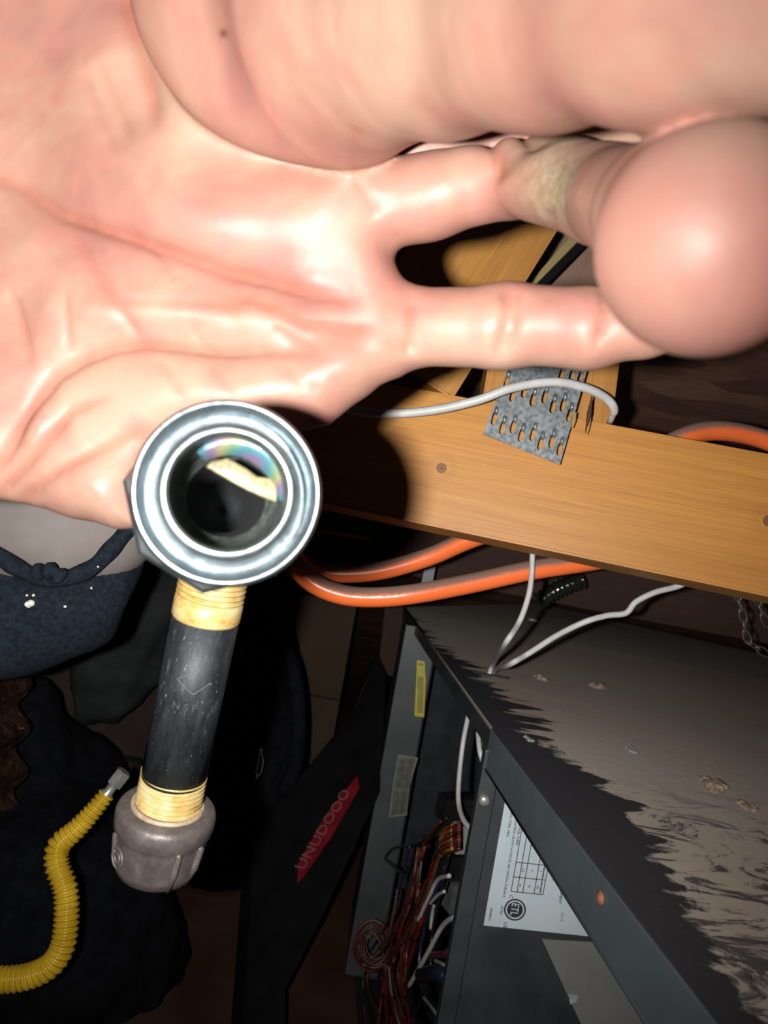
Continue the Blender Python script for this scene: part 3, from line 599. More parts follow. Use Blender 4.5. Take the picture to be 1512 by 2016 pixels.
# crumpled glossy plastic at the left edge
bm = bmesh.new(); n1_, n2_ = 40, 26
g_ = [[None]*n2_ for _ in range(n1_)]
for i in range(n1_):
    for j in range(n2_):
        u, v = i/(n1_-1), j/(n2_-1); px = -120+u*172-v*12; py = 1385+v*260-u*60
        rid = math.sin((py*0.9+px*0.62)*0.26+2*math.sin(px*.03))*0.007+random.uniform(-1, 1)*.003; px += 14*math.sin(v*19)*u
        g_[i][j] = bm.verts.new(P(px, py, .80+rid-0.02*math.sin(u*3.1)))
for i in range(n1_-1):
    for j in range(n2_-1): bm.faces.new((g_[i][j], g_[i+1][j], g_[i+1][j+1], g_[i][j+1]))
q = bmesh.ops.solidify(bm, geom=bm.faces[:], thickness=0.002)
tag(put('plastic_bag', bm_mesh(bm), plastic_bag, None), 'crumpled glossy dark plastic bag with copper glints at the left edge', 'plastic bag')

# yellow flexible gas connector
gc = thing('gas_connector', P(128, 1760, .62), 'yellow ribbed flexible hose with a metal end nut, lower left', 'hose')
yp = [(-80, 1925), (0, 1929), (56, 1922), (100, 1900), (124, 1860), (131, 1800), (128, 1748), (112, 1702), (116, 1664), (150, 1633), (184, 1596), (211, 1562)]
path = resample(catmull([P(x, y, .62-(y-1560)*.00008) for x, y in yp], 16), 0.0004)
Ls = len(path)
def yr(i, s):
    t = i/Ls; base = 0.0088 if t < 0.72 else 0.0088-(t-0.72)/0.28*0.0030
    return base + 0.0011*math.sin(s*2*math.pi/0.0043)
put('ribbed_tube', sweep(path, yr, 20), yellow_coat, gc, True)
nd = (path[-1]-path[-12]).normalized(); ne = path[-1]
put('collar', lathe(ne-nd*0.002, nd, [(0, .0052), (.002, .0056), (.004, .0040), (.012, .0038)], 20), steel, gc, True)
put('nut', lathe(ne+nd*0.008, nd, [(0, .0052), (.0006, .0066), (.0125, .0066), (.0135, .0056)], 6), steel, gc)['label'] = 'silver hexagonal end nut'

# navy garment with rolled hem round a grey-beige form
ng = thing('navy_garment', P(100, 1200, .5), 'navy cloth garment with thick rolled hem around a smooth grey-beige form, white specks', 'clothing')
blob([(P(60, 1030, .50), V3((.085, .05, .045))), (P(-40, 1010, .52), V3((.09, .05, .055))), (P(170, 1030, .50), V3((.05, .04, .035)))], lining, 'grey_form', ng, 0.003)['label'] = 'smooth grey-beige form'
hem = [(-120, 1060), (-20, 1085), (30, 1115), (75, 1136), (130, 1138), (180, 1118), (215, 1085), (245, 1050), (275, 1010), (300, 960)]
put('rolled_hem', sweep(catmull([P(x, y, .452+max(0, x-100)*.00012) for x, y in hem], 10), lambda i, s: .0052+.0004*math.sin(s*300), 14), navy, ng, True)
put('hem_lump', sweep(catmull([P(72, 1128, .448), P(90, 1124, .445), P(108, 1128, .443), P(120, 1138, .446)], 6), lambda i, s: .0045+.0012*math.sin(i*0.9), 12), navy, ng, True)
bl = blob([(P(20, 1200, .50), V3((.075, .045, .032))), (P(-60, 1190, .5), V3((.08, .05, .05))), (P(110, 1172, .49), V3((.048, .035, .019))), (P(200, 1135, .50), V3((.028, .025, .016))), (P(-10, 1265, .54), V3((.05, .04, .025))),(P(250, 1075, .51), V3((.018, .02, .022)))], navy, 'cloth_body', ng, 0.006)
for (x, y, s) in ((56, 1189, .0022), (62, 1187, .0018), (128, 1194, .0009), (66, 1172, .0008), (53, 1172, .0007), (180, 1158, .0007), (193, 1116, .0006)):
    bm = bmesh.new(); bmesh.ops.create_icosphere(bm, subdivisions=2, radius=s)
    for v in bm.verts: v.co = v.co*(1+random.uniform(-.2, .2)) + P(x, y, .4555)
    put('paint_speck', bm_mesh(bm), white_speck, ng)

# ------------------------------------------------------------ pipe assembly
pa = thing('pipe_assembly', P(330, 1700, .25), 'galvanised fitting on a black threaded pipe nipple with a grey cap, held at the palm', 'pipe')
def galv_mat():
    m, nt, bs = newmat('galvanised_fitting'); v = coords(nt); f = noise(nt, v, 220, 5, 0.6)
    nt.links.new(ramp(nt, f, [(0.3, (0.23, 0.265, 0.28)), (0.7, (0.38, 0.42, 0.44))]), bs.inputs['Base Color'])
    bs.inputs['Metallic'].default_value = 0.9; r = N(nt, 'MapRange'); nt.links.new(noise(nt, v, 500, 3), r.inputs[0]); r.inputs[3].default_value = 0.22; r.inputs[4].default_value = 0.38; nt.links.new(r.outputs[0], bs.inputs['Roughness'])
    bump(nt, bs, noise(nt, v, 260, 3), 0.25, 0.0006); return m
galv = galv_mat()
f0 = P(450, 968, .130); f1 = P(436, 1010, .248); fx = (f1-f0).normalized(); fl = (f1-f0).length
ft = put('fitting', lathe(f0, fx, [(0.0006, .0100), (0.0001, .0102), (0.0, .0106), (0.0001, .0114), (0.0006, .0118), (0.0022, .0121), (0.0070, .0131), (0.0080, .0136), (0.0078, .0140), (0.0034, .0150), (0.0025, .0153), (0.0022, .0157), (0.0026, .0162), (0.0044, .0166), (0.0070, .0167), (0.013, .0166), (0.0145, .0160), (0.016, .0152), (0.030, .0152), (0.034, .0155), (0.045, .0150), (0.075, .0150), (0.090, .0155), (fl, .0158), (fl+.010, .013), (fl+.014, .006), (fl+.015, .0)], 96, cap0=False), galv, pa, True)
ft['label'] = 'bright galvanised ring fitting'
hx = put('hex_collar', lathe(f0+fx*0.012-R*0.0012+(-U)*0.0006, fx, [(0, .0150), (0.0008, .0172), (0.0022, .0180), (0.016, .0180), (0.018, .0172), (0.0185, .0150)], 8, cap0=False), galv, pa)
# bore: dark wall, seat, oil film, sealant
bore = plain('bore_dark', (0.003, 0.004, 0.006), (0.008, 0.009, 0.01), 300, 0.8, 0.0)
wall_in = plain('bore_wall', (0.035, 0.045, 0.045), (0.11, 0.125, 0.11), 500, 0.6, 0.2, 0.4)
f_in = put('bore', lathe(f0+fx*0.0010, fx, [(-0.0005, .0101), (0.001, .0099), (0.006, .0097), (0.018, .0094), (0.022, .0078)], 64, cap0=False), [wall_in], ft, True)
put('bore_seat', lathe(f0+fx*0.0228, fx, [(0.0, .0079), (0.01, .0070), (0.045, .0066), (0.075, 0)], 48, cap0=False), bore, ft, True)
def crescent(a0, a1, r_out, r_in, h, thk=0.0008, n=28, cx=0.0, cy=0.0):
    x = (R-fx*R.dot(fx)).normalized(); y = (U-fx*U.dot(fx)).normalized(); V = []; Fs = []
    for k in range(n+1):
        t = k/n; a = a0+(a1-a0)*t; ri = r_in(t) if callable(r_in) else r_in
        for (r, hh) in ((r_out, h), (r_out, h+thk), (ri, h+thk+.001), (ri, h+.001)): V.append(f0+fx*hh+x*(math.cos(a)*r)+y*(math.sin(a)*r))
    for k in range(n):
        for j in range(4): Fs.append((k*4+j, k*4+(j+1) % 4, (k+1)*4+(j+1) % 4, (k+1)*4+j))
    Fs += [(0, 1, 2, 3), tuple(n*4+j for j in (3, 2, 1, 0))]; return mesh(V, Fs)
fm, nt, bs = newmat('oil_film'); g = N(nt, 'TexCoord'); lg = N(nt, 'VectorMath', operation='LENGTH'); nt.links.new(g.outputs['Object'], lg.inputs[0])
nz = noise(nt, coords(nt, (1, 1, 1)), 90, 3); ad = N(nt, 'Math', operation='MULTIPLY_ADD'); nt.links.new(lg.outputs['Value'], ad.inputs[0]); ad.inputs[1].default_value = 190.0; nt.links.new(nz, ad.inputs[2]); fr = N(nt, 'Math', operation='FRACT'); nt.links.new(ad.outputs[0], fr.inputs[0])
nt.links.new(ramp(nt, fr.outputs[0], [(0.0, (0.05, 0.17, 0.22)), (0.25, (0.11, 0.21, 0.15)), (0.5, (0.25, 0.24, 0.11)), (0.75, (0.17, 0.11, 0.21)), (1.0, (0.05, 0.17, 0.22))]), bs.inputs['Base Color'])
bs.inputs['Metallic'].default_value = 0.3; bs.inputs['Roughness'].default_value = 0.35
rad = math.radians
def film():
    up = [(388, 890), (405, 873), (432, 861), (465, 857), (500, 863), (531, 877), (558, 898), (575, 925), (582, 955), (580, 988)]
    dn = [(403, 908), (412, 905), (430, 899), (452, 896), (474, 899), (494, 907), (510, 919), (526, 936), (540, 955), (548, 985)]
    V = []; n = len(up)
    for (a, b) in zip(up, dn):
        for t, h_ in ((0, .0045), (.5, .0052), (1, .0068), (1, .0078), (0, .0055)): V.append(RP(a[0]+(b[0]-a[0])*t, a[1]+(b[1]-a[1])*t, f0+fx*h_, fx))
    Fs = [(i*5+k, (i+1)*5+k, (i+1)*5+(k+1) % 5, i*5+(k+1) % 5) for i in range(n-1) for k in range(5)]+[(4, 3, 2, 1, 0), tuple((n-1)*5+k for k in range(5))]
    return mesh(V, Fs)
fo_ = put('oil_film', film(), fm, ft, True); fo_['label'] = 'iridescent rainbow film'
seal = plain('pipe_dope', (0.10, 0.075, 0.025), (0.36, 0.31, 0.16), 250, 0.4, 0, 0.3)
sx_ = [(405, 919), (415, 909), (448, 902), (484, 922), (507, 939), (534, 942), (546, 955), (544, 988), (524, 981), (488, 965), (451, 945)]
put('sealant_flap', prism([RP(x, y, f0+fx*.008, fx) for x, y in sx_], fx*.0012, .0003), seal, ft, True)['label'] = 'cream sealant flap'
# elbow outlet, nipple, cap
n0 = P(423, 1128, .250); n1 = P(330, 1590, .264); nx = (n1-n0).normalized(); L = (n1-n0).length
put('elbow_outlet', lathe(f1-nx*0.002, nx, [(0, .013), (.008, .0155), ((n0-f1).dot(nx)-.003, .0155), ((n0-f1).dot(nx)-.0015, .0145), ((n0-f1).dot(nx)+.0005, .0118)], 48), galv, pa, True)
def nipple_mat():
    m, nt, bs = newmat('black_iron'); v = coords(nt, (1, 1, 0.35)); f = noise(nt, v, 260, 6, 0.75); f2 = noise(nt, coords(nt, (1, 1, .25)), 70, 4, .7)
    c = ramp(nt, f, [(0.42, (0.010, 0.012, 0.014)), (0.60, (0.020, 0.023, 0.026)), (0.74, (0.16, 0.165, 0.155))]); c = mixc(nt, ramp(nt, f2, [(0.50, (0, 0, 0)), (0.72, (0.6, 0.6, 0.6))]), c, (0.055, 0.065, 0.075))
    f4 = noise(nt, coords(nt, (1, 1, .6), rot=(.3, .2, 0)), 900, 2, .5); c = mixc(nt, ramp(nt, f4, [(0.69, (0, 0, 0)), (0.74, (.5, .5, .5))]), c, (0.22, 0.22, 0.2))
    nt.links.new(c, bs.inputs['Base Color']); bs.inputs['Roughness'].default_value = 0.5; bs.inputs['Specular IOR Level'].default_value = 0.35; bump(nt, bs, f, 0.5, 0.0006); return m
nip = nipple_mat(); rN = .0110
mwN = Matrix.Translation(n0) @ Matrix((nx.orthogonal().normalized(), nx.cross(nx.orthogonal().normalized()), nx)).transposed().to_4x4()
def lathe_l(prof, seg=56): return lathe(Vector((0, 0, 0)), Vector((0, 0, 1)), prof, seg)
nb = put('nipple', lathe_l([(0.012, rN), (L-.012, rN)], 56), nip, pa, True, mw=mwN); nb['label'] = 'black iron pipe barrel'
def thread(z0, z1, r, pitch=0.00181, amp=.0006, turns_r=None):
    V = []; Fs = []; seg = 48; nz_ = int((z1-z0)/pitch*8)
    for i in range(nz_+1):
        z = z0+(z1-z0)*i/nz_
        for k in range(seg):
            a = 2*math.pi*k/seg; ph = (z/pitch+a/2/math.pi) % 1; tri = abs(ph*2-1); rr = r-amp+amp*2*tri*0.8; V.append(Vector((math.cos(a)*rr, math.sin(a)*rr, z)))
    for i in range(nz_):
        for k in range(seg): Fs.append((i*seg+k, i*seg+(k+1) % seg, (i+1)*seg+(k+1) % seg, (i+1)*seg+k))
    return mesh(V, Fs)
def dope_mat():
    m, nt, bs = newmat('thread_dope'); v = coords(nt, (1, 1, 1.6)); f = noise(nt, v, 130, 5, 0.65)
    nt.links.new(ramp(nt, f, [(0.3, (0.32, 0.15, 0.03)), (0.42, (0.42, 0.28, 0.09)), (0.56, (0.46, 0.36, 0.16)), (0.75, (0.50, 0.45, 0.30))]), bs.inputs['Base Color'])
    bs.inputs['Roughness'].default_value = 0.4; bump(nt, bs, f, 0.3, 0.0005); return m
dope = dope_mat()
t1 = put('upper_thread', thread(-.002, .0095, rN), dope, pa, True, mw=mwN); t1['label'] = 'cream-coated thread'
put('upper_thread', lathe_l([(0.0088, rN-.0003), (0.0095, rN+.0003), (0.0148, rN+.00035), (0.0156, rN+.0001), (.0157, rN-.0004)]), dope, pa, True, mw=mwN)['label'] = 'cream sealant band'
t2 = put('lower_thread', thread(L-.0135, L+.004, rN, amp=.00075), dope, pa, True, mw=mwN); t2['label'] = 'yellow-coated thread'
# stamped diamond and letters on the barrel
tl = []; dirc = (-F - nx*(-F).dot(nx)).normalized(); sd = nx.cross(dirc).normalized()
if sd.dot(R) < 0: sd = -sd
def onbar(u, h): a = u/rN; return n0 + nx*h + (dirc*math.cos(a)+sd*math.sin(a))*(rN+.00005)
dia = [(-.0030, .0340), (.0022, .0305), (.0080, .0340), (.0030, .0380)]
for (a, b) in ((0, 1), (3, 0), (2, 3)): tl.append((sweep([onbar(dia[a][0]+(dia[b][0]-dia[a][0])*t/6, dia[a][1]+(dia[b][1]-dia[a][1])*t/6) for t in range(7)], .00013, 5), 0))
for body, uu, hh, sz in (('3', .0024, .0356, .0042), ('N S F', -.0030, .0440, .0036)):
    tm = text_mesh(body, sz, Matrix.Identity(4), .0)
    for v in tm.vertices:
        q = onbar(uu+v.co.x, hh-v.co.y); v.co = q + (q-n0-nx*(q-n0).dot(nx)).normalized()*.0001
    tl.append((tm, 1))
put('stamp', join_meshes(tl), [plain('scratch', (.10, .10, .095), (.14, .14, .135), 50, .5, 0, 0), plain('scratch_faint', (.04, .042, .042), (.055, .057, .057), 50, .5, 0, 0)], pa)['label'] = 'faint stamped diamond and letters'
rC = .0171
def cap_mat():
    m, nt, bs = newmat('cast_cap'); v = coords(nt); f = noise(nt, v, 140, 6, 0.7)
    nt.links.new(ramp(nt, f, [(0.3, (0.075, 0.06, 0.054)), (0.55, (0.12, 0.10, 0.092)), (0.8, (0.22, 0.19, 0.175))]), bs.inputs['Base Color'])
    bs.inputs['Roughness'].default_value = 0.45; bs.inputs['Metallic'].default_value = 0.25; bump(nt, bs, f, 0.5, 0.0008); return m
capm = cap_mat(); z0 = L - .001
cap = put('cap', lathe_l([(z0, rN-.0006), (z0-.0002, rN+.0008), (z0+.0004, rC-.0016), (z0+.0012, rC-.0006), (z0+.0026, rC), (z0+.0075, rC-.0001), (z0+.0085, rC-.0009), (z0+.0100, rC-.0012), (z0+.0200, rC-.0018), (z0+.0235, rC-.0032), (z0+.0262, rC-.0065), (z0+.0270, .004), (z0+.0271, 0)], 64), capm, pa, True, mw=mwN); cap['label'] = 'grey cast iron cap'
# bead round the cap mouth and ribs
put('sealant_bead', lathe_l([(z0-.0008, rN+.0002), (z0-.0013, rN+.0008), (z0-.0008, rN+.0014), (z0+.0006, rN+.0018), (z0+.0006, rN)], 56), plain('pink_dope', (.26, .19, .13), (.40, .31, .23), 200, .5, 0, .3), pa, True, mw=mwN)
def cap_rib(u, h0, h1, r=.0011):
    a = u; d = (dirc*math.cos(a)+sd*math.sin(a)); return put('rib', sweep([n0+nx*(h0-.001)+d*(rC-.002), n0+nx*h0+d*(rC-.0006), n0+nx*((h0+h1)/2)+d*(rC-.0014), n0+nx*h1+d*(rC-.004)], r, 10), capm, cap, True)
cap_rib(0.62, z0+.0085, z0+.0245, .0012); cap_rib(1.15, z0+.0085, z0+.0235, .0013); cap_rib(-0.95, z0+.0085, z0+.0225, .0010); cap_rib(-2.4, z0+.008, z0+.023)
d = (dirc*math.cos(-.75)+sd*math.sin(-.75)); cc = n0+nx*(z0+.0155)+d*(rC-.0012)
tn = nx.cross(d).normalized()
for rr_ in (.0034, .0016): put('emblem', sweep([cc+nx*math.cos(a)*rr_+tn*math.sin(a)*rr_ for a in [k/20*2*math.pi for k in range(21)]], .00045, 6, False), capm, cap, True)

# ------------------------------------------------------------ the hand
def hand():
    K = 1.0/FPX; h = 0.00095
    lo3 = np.array([-0.205, -0.170, 0.062], 'f'); hi3 = np.array([0.165, 0.032, 0.262], 'f')
    nx_, ny_, nz_ = [int(v) for v in np.ceil((hi3-lo3)/h)]
    X = (lo3[0]+np.arange(nx_)*h).astype('f')[:, None, None]; Y = (lo3[1]+np.arange(ny_)*h).astype('f')[None, :, None]; Z = (lo3[2]+np.arange(nz_)*h).astype('f')[None, None, :]
    def m(px, py, d): return ((px-756)*K*d, (py-1008)*K*d, d)
    def smin(a, b, k):
        t = np.clip(0.5+0.5*(b-a)/k, 0, 1); return b*(1-t)+a*t-k*t*(1-t)
    def cone(a, b):
        pa_, ra = m(*a[:3]), a[3]*K*a[2]; pb, rb = m(*b[:3]), b[3]*K*b[2]
        d = np.array(pb)-np.array(pa_); dd = float((d*d).sum())
        t = np.clip(((X-pa_[0])*d[0]+(Y-pa_[1])*d[1]+(Z-pa_[2])*d[2])/dd, 0, 1).astype('f')
        return np.sqrt((X-pa_[0]-t*d[0])**2+(Y-pa_[1]-t*d[1])**2+(Z-pa_[2]-t*d[2])**2)-(ra+(rb-ra)*t)
    def chain(pts, k=0.004):
        v = None
        for a, b in zip(pts[:-1], pts[1:]):
            q = cone(a, b); v = q if v is None else smin(v, q, k)
        return v
    def ell(px, py, d, rx, ry, rz, ang=0.0):
        c = m(px, py, d); rx *= K*d; ry *= K*d; ca, sa = math.cos(ang), math.sin(ang)
        x = X-c[0]; y = Y-c[1]; u = (x*ca+y*sa)/rx; v = (-x*sa+y*ca)/ry; w = (Z-c[2])/rz
        k0 = np.sqrt(u*u+v*v+w*w); k1 = np.sqrt((u/rx)**2+(v/ry)**2+(w/rz)**2); return k0*(k0-1)/np.maximum(k1, 1e-6)
    # palm slab from its outline
    zp = 0.2135; x2 = X[:, :, 0]; y2 = Y[:, :, 0]
    def sdpoly(pts):
        pts = [m(px, py, zp)[:2] for px, py in pts]; dm = None; inside = np.zeros((nx_, ny_), bool)
        for (ax, ay), (bx, by) in zip(pts, pts[1:]+pts[:1]):
            ex, ey = bx-ax, by-ay; wx = x2-ax; wy = y2-ay; t = np.clip((wx*ex+wy*ey)/(ex*ex+ey*ey), 0, 1); q = (wx-ex*t)**2+(wy-ey*t)**2
            dm = q if dm is None else np.minimum(dm, q)
            cnd = ((ay > y2) != (by > y2)) & (x2 < (bx-ax)*(y2-ay)/((by-ay) if abs(by-ay) > 1e-9 else 1e-9)+ax); inside ^= cnd
        d = np.sqrt(dm); return np.where(inside, -d, d)
    pal = sdpoly([(-640, 60), (-200, -230), (560, -260), (700, 60), (745, 330), (752, 430), (766, 480), (771, 515), (782, 560), (800, 600), (800, 700), (782, 733), (745, 750), (715, 775), (690, 792), (645, 832), (600, 842), (520, 850), (400, 862), (320, 895), (296, 960), (284, 1036), (235, 1040), (190, 1026), (150, 1020), (100, 1004), (50, 998), (0, 992), (-120, 990), (-640, 900)])
    # polylines of creases: (points, half width px, depth mm)
    cre = [([(-120, 290), (0, 335), (26, 349), (106, 407), (212, 450), (296, 481), (370, 508), (450, 534), (529, 550), (608, 577), (688, 592), (745, 585)], 13, 2.6),
           ([(-60, 960), (0, 897), (32, 844), (69, 786), (106, 738), (159, 706), (212, 685), (280, 675), (370, 685), (450, 693), (529, 690), (608, 696), (688, 712)], 11, 2.2),
           ([(-40, 980), (0, 950), (53, 907), (95, 860), (122, 828), (138, 807), (190, 790), (240, 775)], 9, 1.3),
           ([(0, 990), (63, 960), (132, 918), (185, 890), (238, 865), (300, 845)], 10, 1.0),
           ([(236, -80), (250, 10), (264, 60), (280, 115), (296, 170), (308, 230), (316, 290)], 17, 1.7),
           ([(0, 560), (20, 600), (45, 680), (60, 730)], 7, .8), ([(130, 440), (180, 520), (230, 590), (262, 640), (280, 675)], 6, .8), ([(130, 570), (132, 640), (128, 700)], 5, .5),
           ([(300, 480), (335, 530), (350, 560)], 5, .5), ([(300, 700), (335, 740), (370, 790)], 6, .6), ([(420, 600), (500, 590), (600, 640), (700, 650), (760, 640)], 16, .9),
           ([(480, 610), (440, 600), (330, 600), (140, 590)], 8, .5), ([(700, 372), (715, 392), (735, 415), (745, 440)], 9, .5), ([(540, 640), (580, 670), (640, 690)], 9, .6),
           ([(812, 585), (806, 650), (800, 700)], 7, .9), ([(992, 570), (988, 640), (970, 722)], 7, .8), ([(1012, 585), (1005, 640), (995, 715)], 5, .6), ([(1168, 585), (1160, 640), (1146, 720)], 6, .8),
           ([(952, 240), (958, 320), (968, 380), (975, 430)], 10, 1.3), ([(1010, 270), (1016, 340), (1022, 405)], 9, 1.6),
           ([(150, 120), (190, 220), (240, 320)], 10, .5), ([(180, 100), (225, 190), (270, 300)], 9, .5), ([(560, 720), (600, 760), (640, 770)], 6, .4), ([(380, 640), (420, 720), (470, 790)], 5, .4), ([(330, 540), (480, 545)], 4, .0)]
    hs = 0.201*K; PX = x2/hs+756; PY = y2/hs+1008
    groove = np.zeros((nx_, ny_), 'f'); red = np.zeros((nx_, ny_), 'f')
    for pts, w_, dp in cre:
        dm = None; ns = len(pts)-1; tot = np.zeros((nx_, ny_), 'f')
        for si, ((ax, ay), (bx, by)) in enumerate(zip(pts[:-1], pts[1:])):
            ex, ey = bx-ax, by-ay; wx = PX-ax; wy = PY-ay; t = np.clip((wx*ex+wy*ey)/(ex*ex+ey*ey), 0, 1); q = (wx-ex*t)**2+(wy-ey*t)**2
            u = (si+t)/ns
            if dm is None: dm = q; tot = u
            else: cl = q < dm; tot = np.where(cl, u, tot); dm = np.where(cl, q, dm)
        fade = np.clip(np.minimum(tot+.12, 1-tot)/0.28, 0, 1); fade = fade*fade*(3-2*fade)
        dl_ = np.sqrt(dm+(w_*0.45)**2); g = np.exp(-dm/(w_*1.0)**2); wide = np.exp(-dl_/(w_*2.6)); groove += (g*dp*0.35+wide*dp*1.9)*0.001*fade; red = np.maximum(red, np.exp(-dm/(w_*0.95)**2)*min(1, dp/1.2)*fade)
    # pads (bumps): px, py, sx, sy, mm
    bumps = [(430, 430, 240, 110, 4.5), (640, 420, 110, 90, 1.5), (330, 610, 220, 40, 2.0), (560, 630, 120, 40, 1.8), (600, 560, 60, 30, 1), (450, 770, 220, 70, 2.5), (680, 720, 90, 60, 2.0), (130, 560, 90, 80, 1.2), (180, 950, 120, 60, 2.0),
             (-30, 200, 170, 330, -7), (-180, 300, 200, 400, -4), (20, 620, 60, 60, -1.5), (740, 520, 50, 60, 1.0), (60, 830, 30, 60, 1.2), (690, 350, 25, 30, 1.2), (330, 250, 70, 110, 2.0)]
    relief = np.zeros((nx_, ny_), 'f')
    for (bx, by, sx, sy, hh) in bumps: relief += 1.35*hh*0.001*np.exp(-((PX-bx)/sx)**2-((PY-by)/sy)**2)
    rnd = np.zeros((nx_, ny_), 'f')
    for k in range(26):
        fx_, fy_ = np.random.uniform(-.035, .035, 2); rnd += np.sin(PX*fx_+PY*fy_+np.random.uniform(0, 6))*0.00007
    rr = 0.0125; hz = 0.0125
    qz = np.abs(Z-zp)-(hz-rr) - rr; qa = pal[:, :, None] + rr
    qb = np.abs(Z-zp)-hz+rr
    D = np.sqrt(np.maximum(qa, 0)**2+np.maximum(qb, 0)**2)-rr+np.minimum(np.maximum(qa, qb), 0)
    fing = chain([(690, 630, .215, 74), (800, 644, .213, 77), (985, 642, .206, 78), (1000, 642, .2055, 79), (1165, 643, .198, 77), (1270, 636, .192, 67), (1330, 628, .188, 54)], .003)
    D = smin(D, fing, .006)
    ring = smin(chain([(690, 408, .212, 88), (850, 388, .205, 76), (990, 348, .196, 78)], .004), chain([(640, 330, .222, 70), (850, 300, .222, 66), (1100, 296, .215, 66), (1330, 320, .18, 92)], .004), .003)
    ring2 = chain([(1025, 338, .192, 82), (1190, 385, .165, 88), (1322, 425, .122, 140), (1398, 478, .092, 222)], .004)
    rg = smin(ring, ring2, .0035); D = smin(D, rg, .004)
    gmask = (1/(1+np.exp(-(Z-0.150)/0.004))).astype('f')
    front = (1/(1+np.exp((Z-zp-0.002)/0.0025))).astype('f')*gmask
    D = D + (groove-relief-rnd)[:, :, None]*front
    topd = smin(ell(625, -55, .190, 372, 372, .021), chain([(700, 40, .178, 255), (860, 22, .155, 222), (1080, 14, .128, 212), (1320, 0, .104, 216), (1620, -20, .088, 228)], .006), .007)
    topd = topd + (0.0010*np.exp(-((PX-800)/30)**2))[:, :, None]
    kv = (0.0022+0.0065*np.clip((560-PX)/160, 0, 1))[:, :, None].astype('f'); D = smin(D, topd, kv)
    # forearm leaving the frame on the left
    D = smin(D, cone((-350, 470, .248, 215), (-950, 430, .30, 230)), .02)
    for q_ in ((0, slice(None), slice(None)), (-1, slice(None), slice(None)), (slice(None), 0), (slice(None), -1), (slice(None), slice(None), 0), (slice(None), slice(None), -1)): D[q_] = np.maximum(D[q_], h*0.5)
    # ---- surface nets
    S = D < 0
    c = np.zeros((nx_-1, ny_-1, nz_-1), 'i1')
    for i in (0, 1):
        for j in (0, 1):
            for k in (0, 1): c += S[i:nx_-1+i, j:ny_-1+j, k:nz_-1+k]
    act = (c > 0) & (c < 8); idx = -np.ones(act.shape, 'i4'); ii = np.argwhere(act); idx[act] = np.arange(len(ii))
    pos = np.zeros((len(ii), 3), 'f'); cnt = np.zeros(len(ii), 'f'); I, J, Kk = ii.T
    for ax in range(3):
        o = [a for a in range(3) if a != ax]
        for a in (0, 1):
            for b in (0, 1):
                q0 = [I.copy(), J.copy(), Kk.copy()]; q0[o[0]] += a; q0[o[1]] += b; q1 = [v.copy() for v in q0]; q1[ax] += 1
                v0 = D[tuple(q0)]; v1 = D[tuple(q1)]; cr = (v0 < 0) != (v1 < 0); t = np.where(cr, v0/np.where(cr, v0-v1, 1), 0)
                p = np.stack([q.astype('f') for q in q0], 1); p[:, ax] += t; pos[cr] += p[cr]; cnt[cr] += 1
    pos /= cnt[:, None]
    quads = []
    for ax in range(3):
        o = [a for a in range(3) if a != ax]; sl0 = [slice(1, -1)]*3; sl0[ax] = slice(0, -1); sl1 = [slice(1, -1)]*3; sl1[ax] = slice(1, None)
        A0 = S[tuple(sl0)]; A1 = S[tuple(sl1)]; e = np.argwhere(A0 != A1); sg = A0[A0 != A1]
        base = e.copy()
        for a in o: base[:, a] += 1
        def gi(da, db):
            q = base.copy(); q[:, o[0]] += da; q[:, o[1]] += db; return idx[tuple(q.T)]
        q = np.stack([gi(-1, -1), gi(0, -1), gi(0, 0), gi(-1, 0)], 1); flip = sg if ax != 1 else ~sg
        q[~flip] = q[~flip][:, ::-1]; quads.append(q)
    quads = np.concatenate(quads); quads = quads[(quads >= 0).all(1)]
    gx = np.clip(pos[:, 0].round().astype(int), 0, nx_-1); gy = np.clip(pos[:, 1].round().astype(int), 0, ny_-1)
    gp = pos*h+lo3
    fx0 = np.clip(pos[:, 0], 0, nx_-1.001); fy0 = np.clip(pos[:, 1], 0, ny_-1.001); ix = fx0.astype(int); iy = fy0.astype(int); tx_ = fx0-ix; ty_ = fy0-iy
    redb = red[ix, iy]*(1-tx_)*(1-ty_)+red[ix+1, iy]*tx_*(1-ty_)+red[ix, iy+1]*(1-tx_)*ty_+red[ix+1, iy+1]*tx_*ty_
    redv = redb*(gp[:, 2] < zp)*(gp[:, 2] > .165)
    px_ = gp[:, 0]/gp[:, 2]*FPX+756; py_ = gp[:, 1]/gp[:, 2]*FPX+1008
    callus = np.exp(-((px_-1100)/75)**2-((py_-370)/95)**2)*(gp[:, 2] > .15)*(gp[:, 2] < .2)
    B = np.array([list(R), list(-U), list(F)]); wp = gp @ B + np.array(list(CAM))
    me = bpy.data.meshes.new('hand'); me.vertices.add(len(wp)); me.vertices.foreach_set('co', wp.astype('f').ravel())
    me.loops.add(len(quads)*4); me.loops.foreach_set('vertex_index', quads.astype('i4').ravel()); me.polygons.add(len(quads))
    me.polygons.foreach_set('loop_start', (np.arange(len(quads))*4).astype('i4')); me.update(calc_edges=True); me.validate()
    for nm, arr in (('crease', redv), ('callus', callus), ('mole', np.exp(-((px_-440)/9)**2-((py_-66)/9)**2)*(gp[:, 2] < .2)), ('tip', np.clip((.118-gp[:, 2])/.03, 0, 1)*np.clip((px_-1080)/80, 0, 1)*np.clip((py_-230)/130, 0, 1))):
        at = me.attributes.new(nm, 'FLOAT', 'POINT'); at.data.foreach_set('value', arr.astype('f'))
    return me
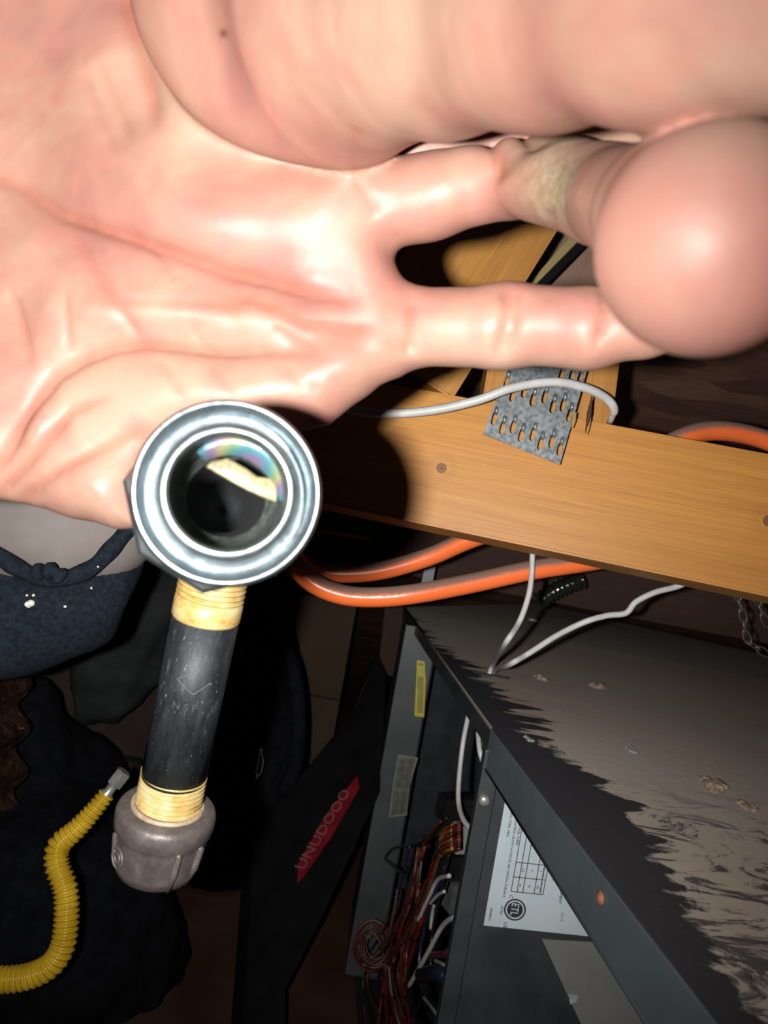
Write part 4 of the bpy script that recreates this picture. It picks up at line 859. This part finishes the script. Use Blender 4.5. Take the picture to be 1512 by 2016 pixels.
def skin_mat():
    m, nt, bs = newmat('skin'); v = coords(nt)
    f = noise(nt, v, 22, 4, 0.6, 0.3); col = ramp(nt, f, [(0.34, (0.275, 0.12, 0.10)), (0.48, (0.33, 0.165, 0.125)), (0.62, (0.37, 0.225, 0.165))])
    f3 = noise(nt, v, 95, 3, .6); col = mixc(nt, ramp(nt, f3, [(0.5, (0, 0, 0)), (0.75, (.35, .35, .35))]), col, (0.44, 0.15, 0.135))
    at = N(nt, 'Attribute', attribute_name='crease'); ml = N(nt, 'Math', operation='MULTIPLY'); nt.links.new(at.outputs['Fac'], ml.inputs[0]); ml.inputs[1].default_value = 0.5
    col = mixc(nt, ml.outputs[0], col, (0.24, 0.07, 0.04))
    ac_ = N(nt, 'Attribute', attribute_name='callus'); fc = noise(nt, v, 300, 4, .7); mm = N(nt, 'Math', operation='MULTIPLY'); nt.links.new(ac_.outputs['Fac'], mm.inputs[0]); mm.inputs[1].default_value = 1.0
    col = mixc(nt, mm.outputs[0], col, ramp(nt, fc, [(0.35, (0.16, 0.12, 0.08)), (0.7, (0.30, 0.255, 0.16))]))
    col = mixc(nt, N(nt, 'Attribute', attribute_name='mole').outputs['Fac'], col, (0.13, 0.045, 0.03))
    at2 = N(nt, 'Attribute', attribute_name='tip'); ml2 = N(nt, 'Math', operation='MULTIPLY'); nt.links.new(at2.outputs['Fac'], ml2.inputs[0]); ml2.inputs[1].default_value = 0.38
    col = mixc(nt, ml2.outputs[0], col, (0.32, 0.105, 0.095))
    nt.links.new(col, bs.inputs['Base Color']); r = N(nt, 'MapRange'); nt.links.new(noise(nt, v, 60, 3), r.inputs[0]); r.inputs[3].default_value = 0.36; r.inputs[4].default_value = 0.6; nt.links.new(r.outputs[0], bs.inputs['Roughness']); sl_ = N(nt, 'MapRange'); nt.links.new(at.outputs['Fac'], sl_.inputs[0]); sl_.inputs[2].default_value = 0.5; sl_.inputs[3].default_value = 0.38; sl_.inputs[4].default_value = 0.0; nt.links.new(sl_.outputs[0], bs.inputs['Specular IOR Level'])
    bs.inputs['Subsurface Weight'].default_value = 0.25; bs.inputs['Subsurface Radius'].default_value = (1, 0.35, 0.2); bs.inputs['Subsurface Scale'].default_value = 0.0028
    w = N(nt, 'TexWave', Scale=900.0, Distortion=6.0, Detail=2.0); w.inputs['Detail Scale'].default_value = 0.3; nt.links.new(coords(nt, (0.35, 1, 1), rot=(0, .6, .3)), w.inputs[0])
    hsum = noise(nt, v, 420, 5, .7); bump(nt, bs, hsum, 0.3, 0.0003); return m
skin = skin_mat()
person = thing('person', P(-300, 500, .24), 'person with only an open palm and curled fingers showing, steadying the pipe fitting', 'person')
put('hand', hand(), skin, person, True)['label'] = 'bare hand, palm to the camera'
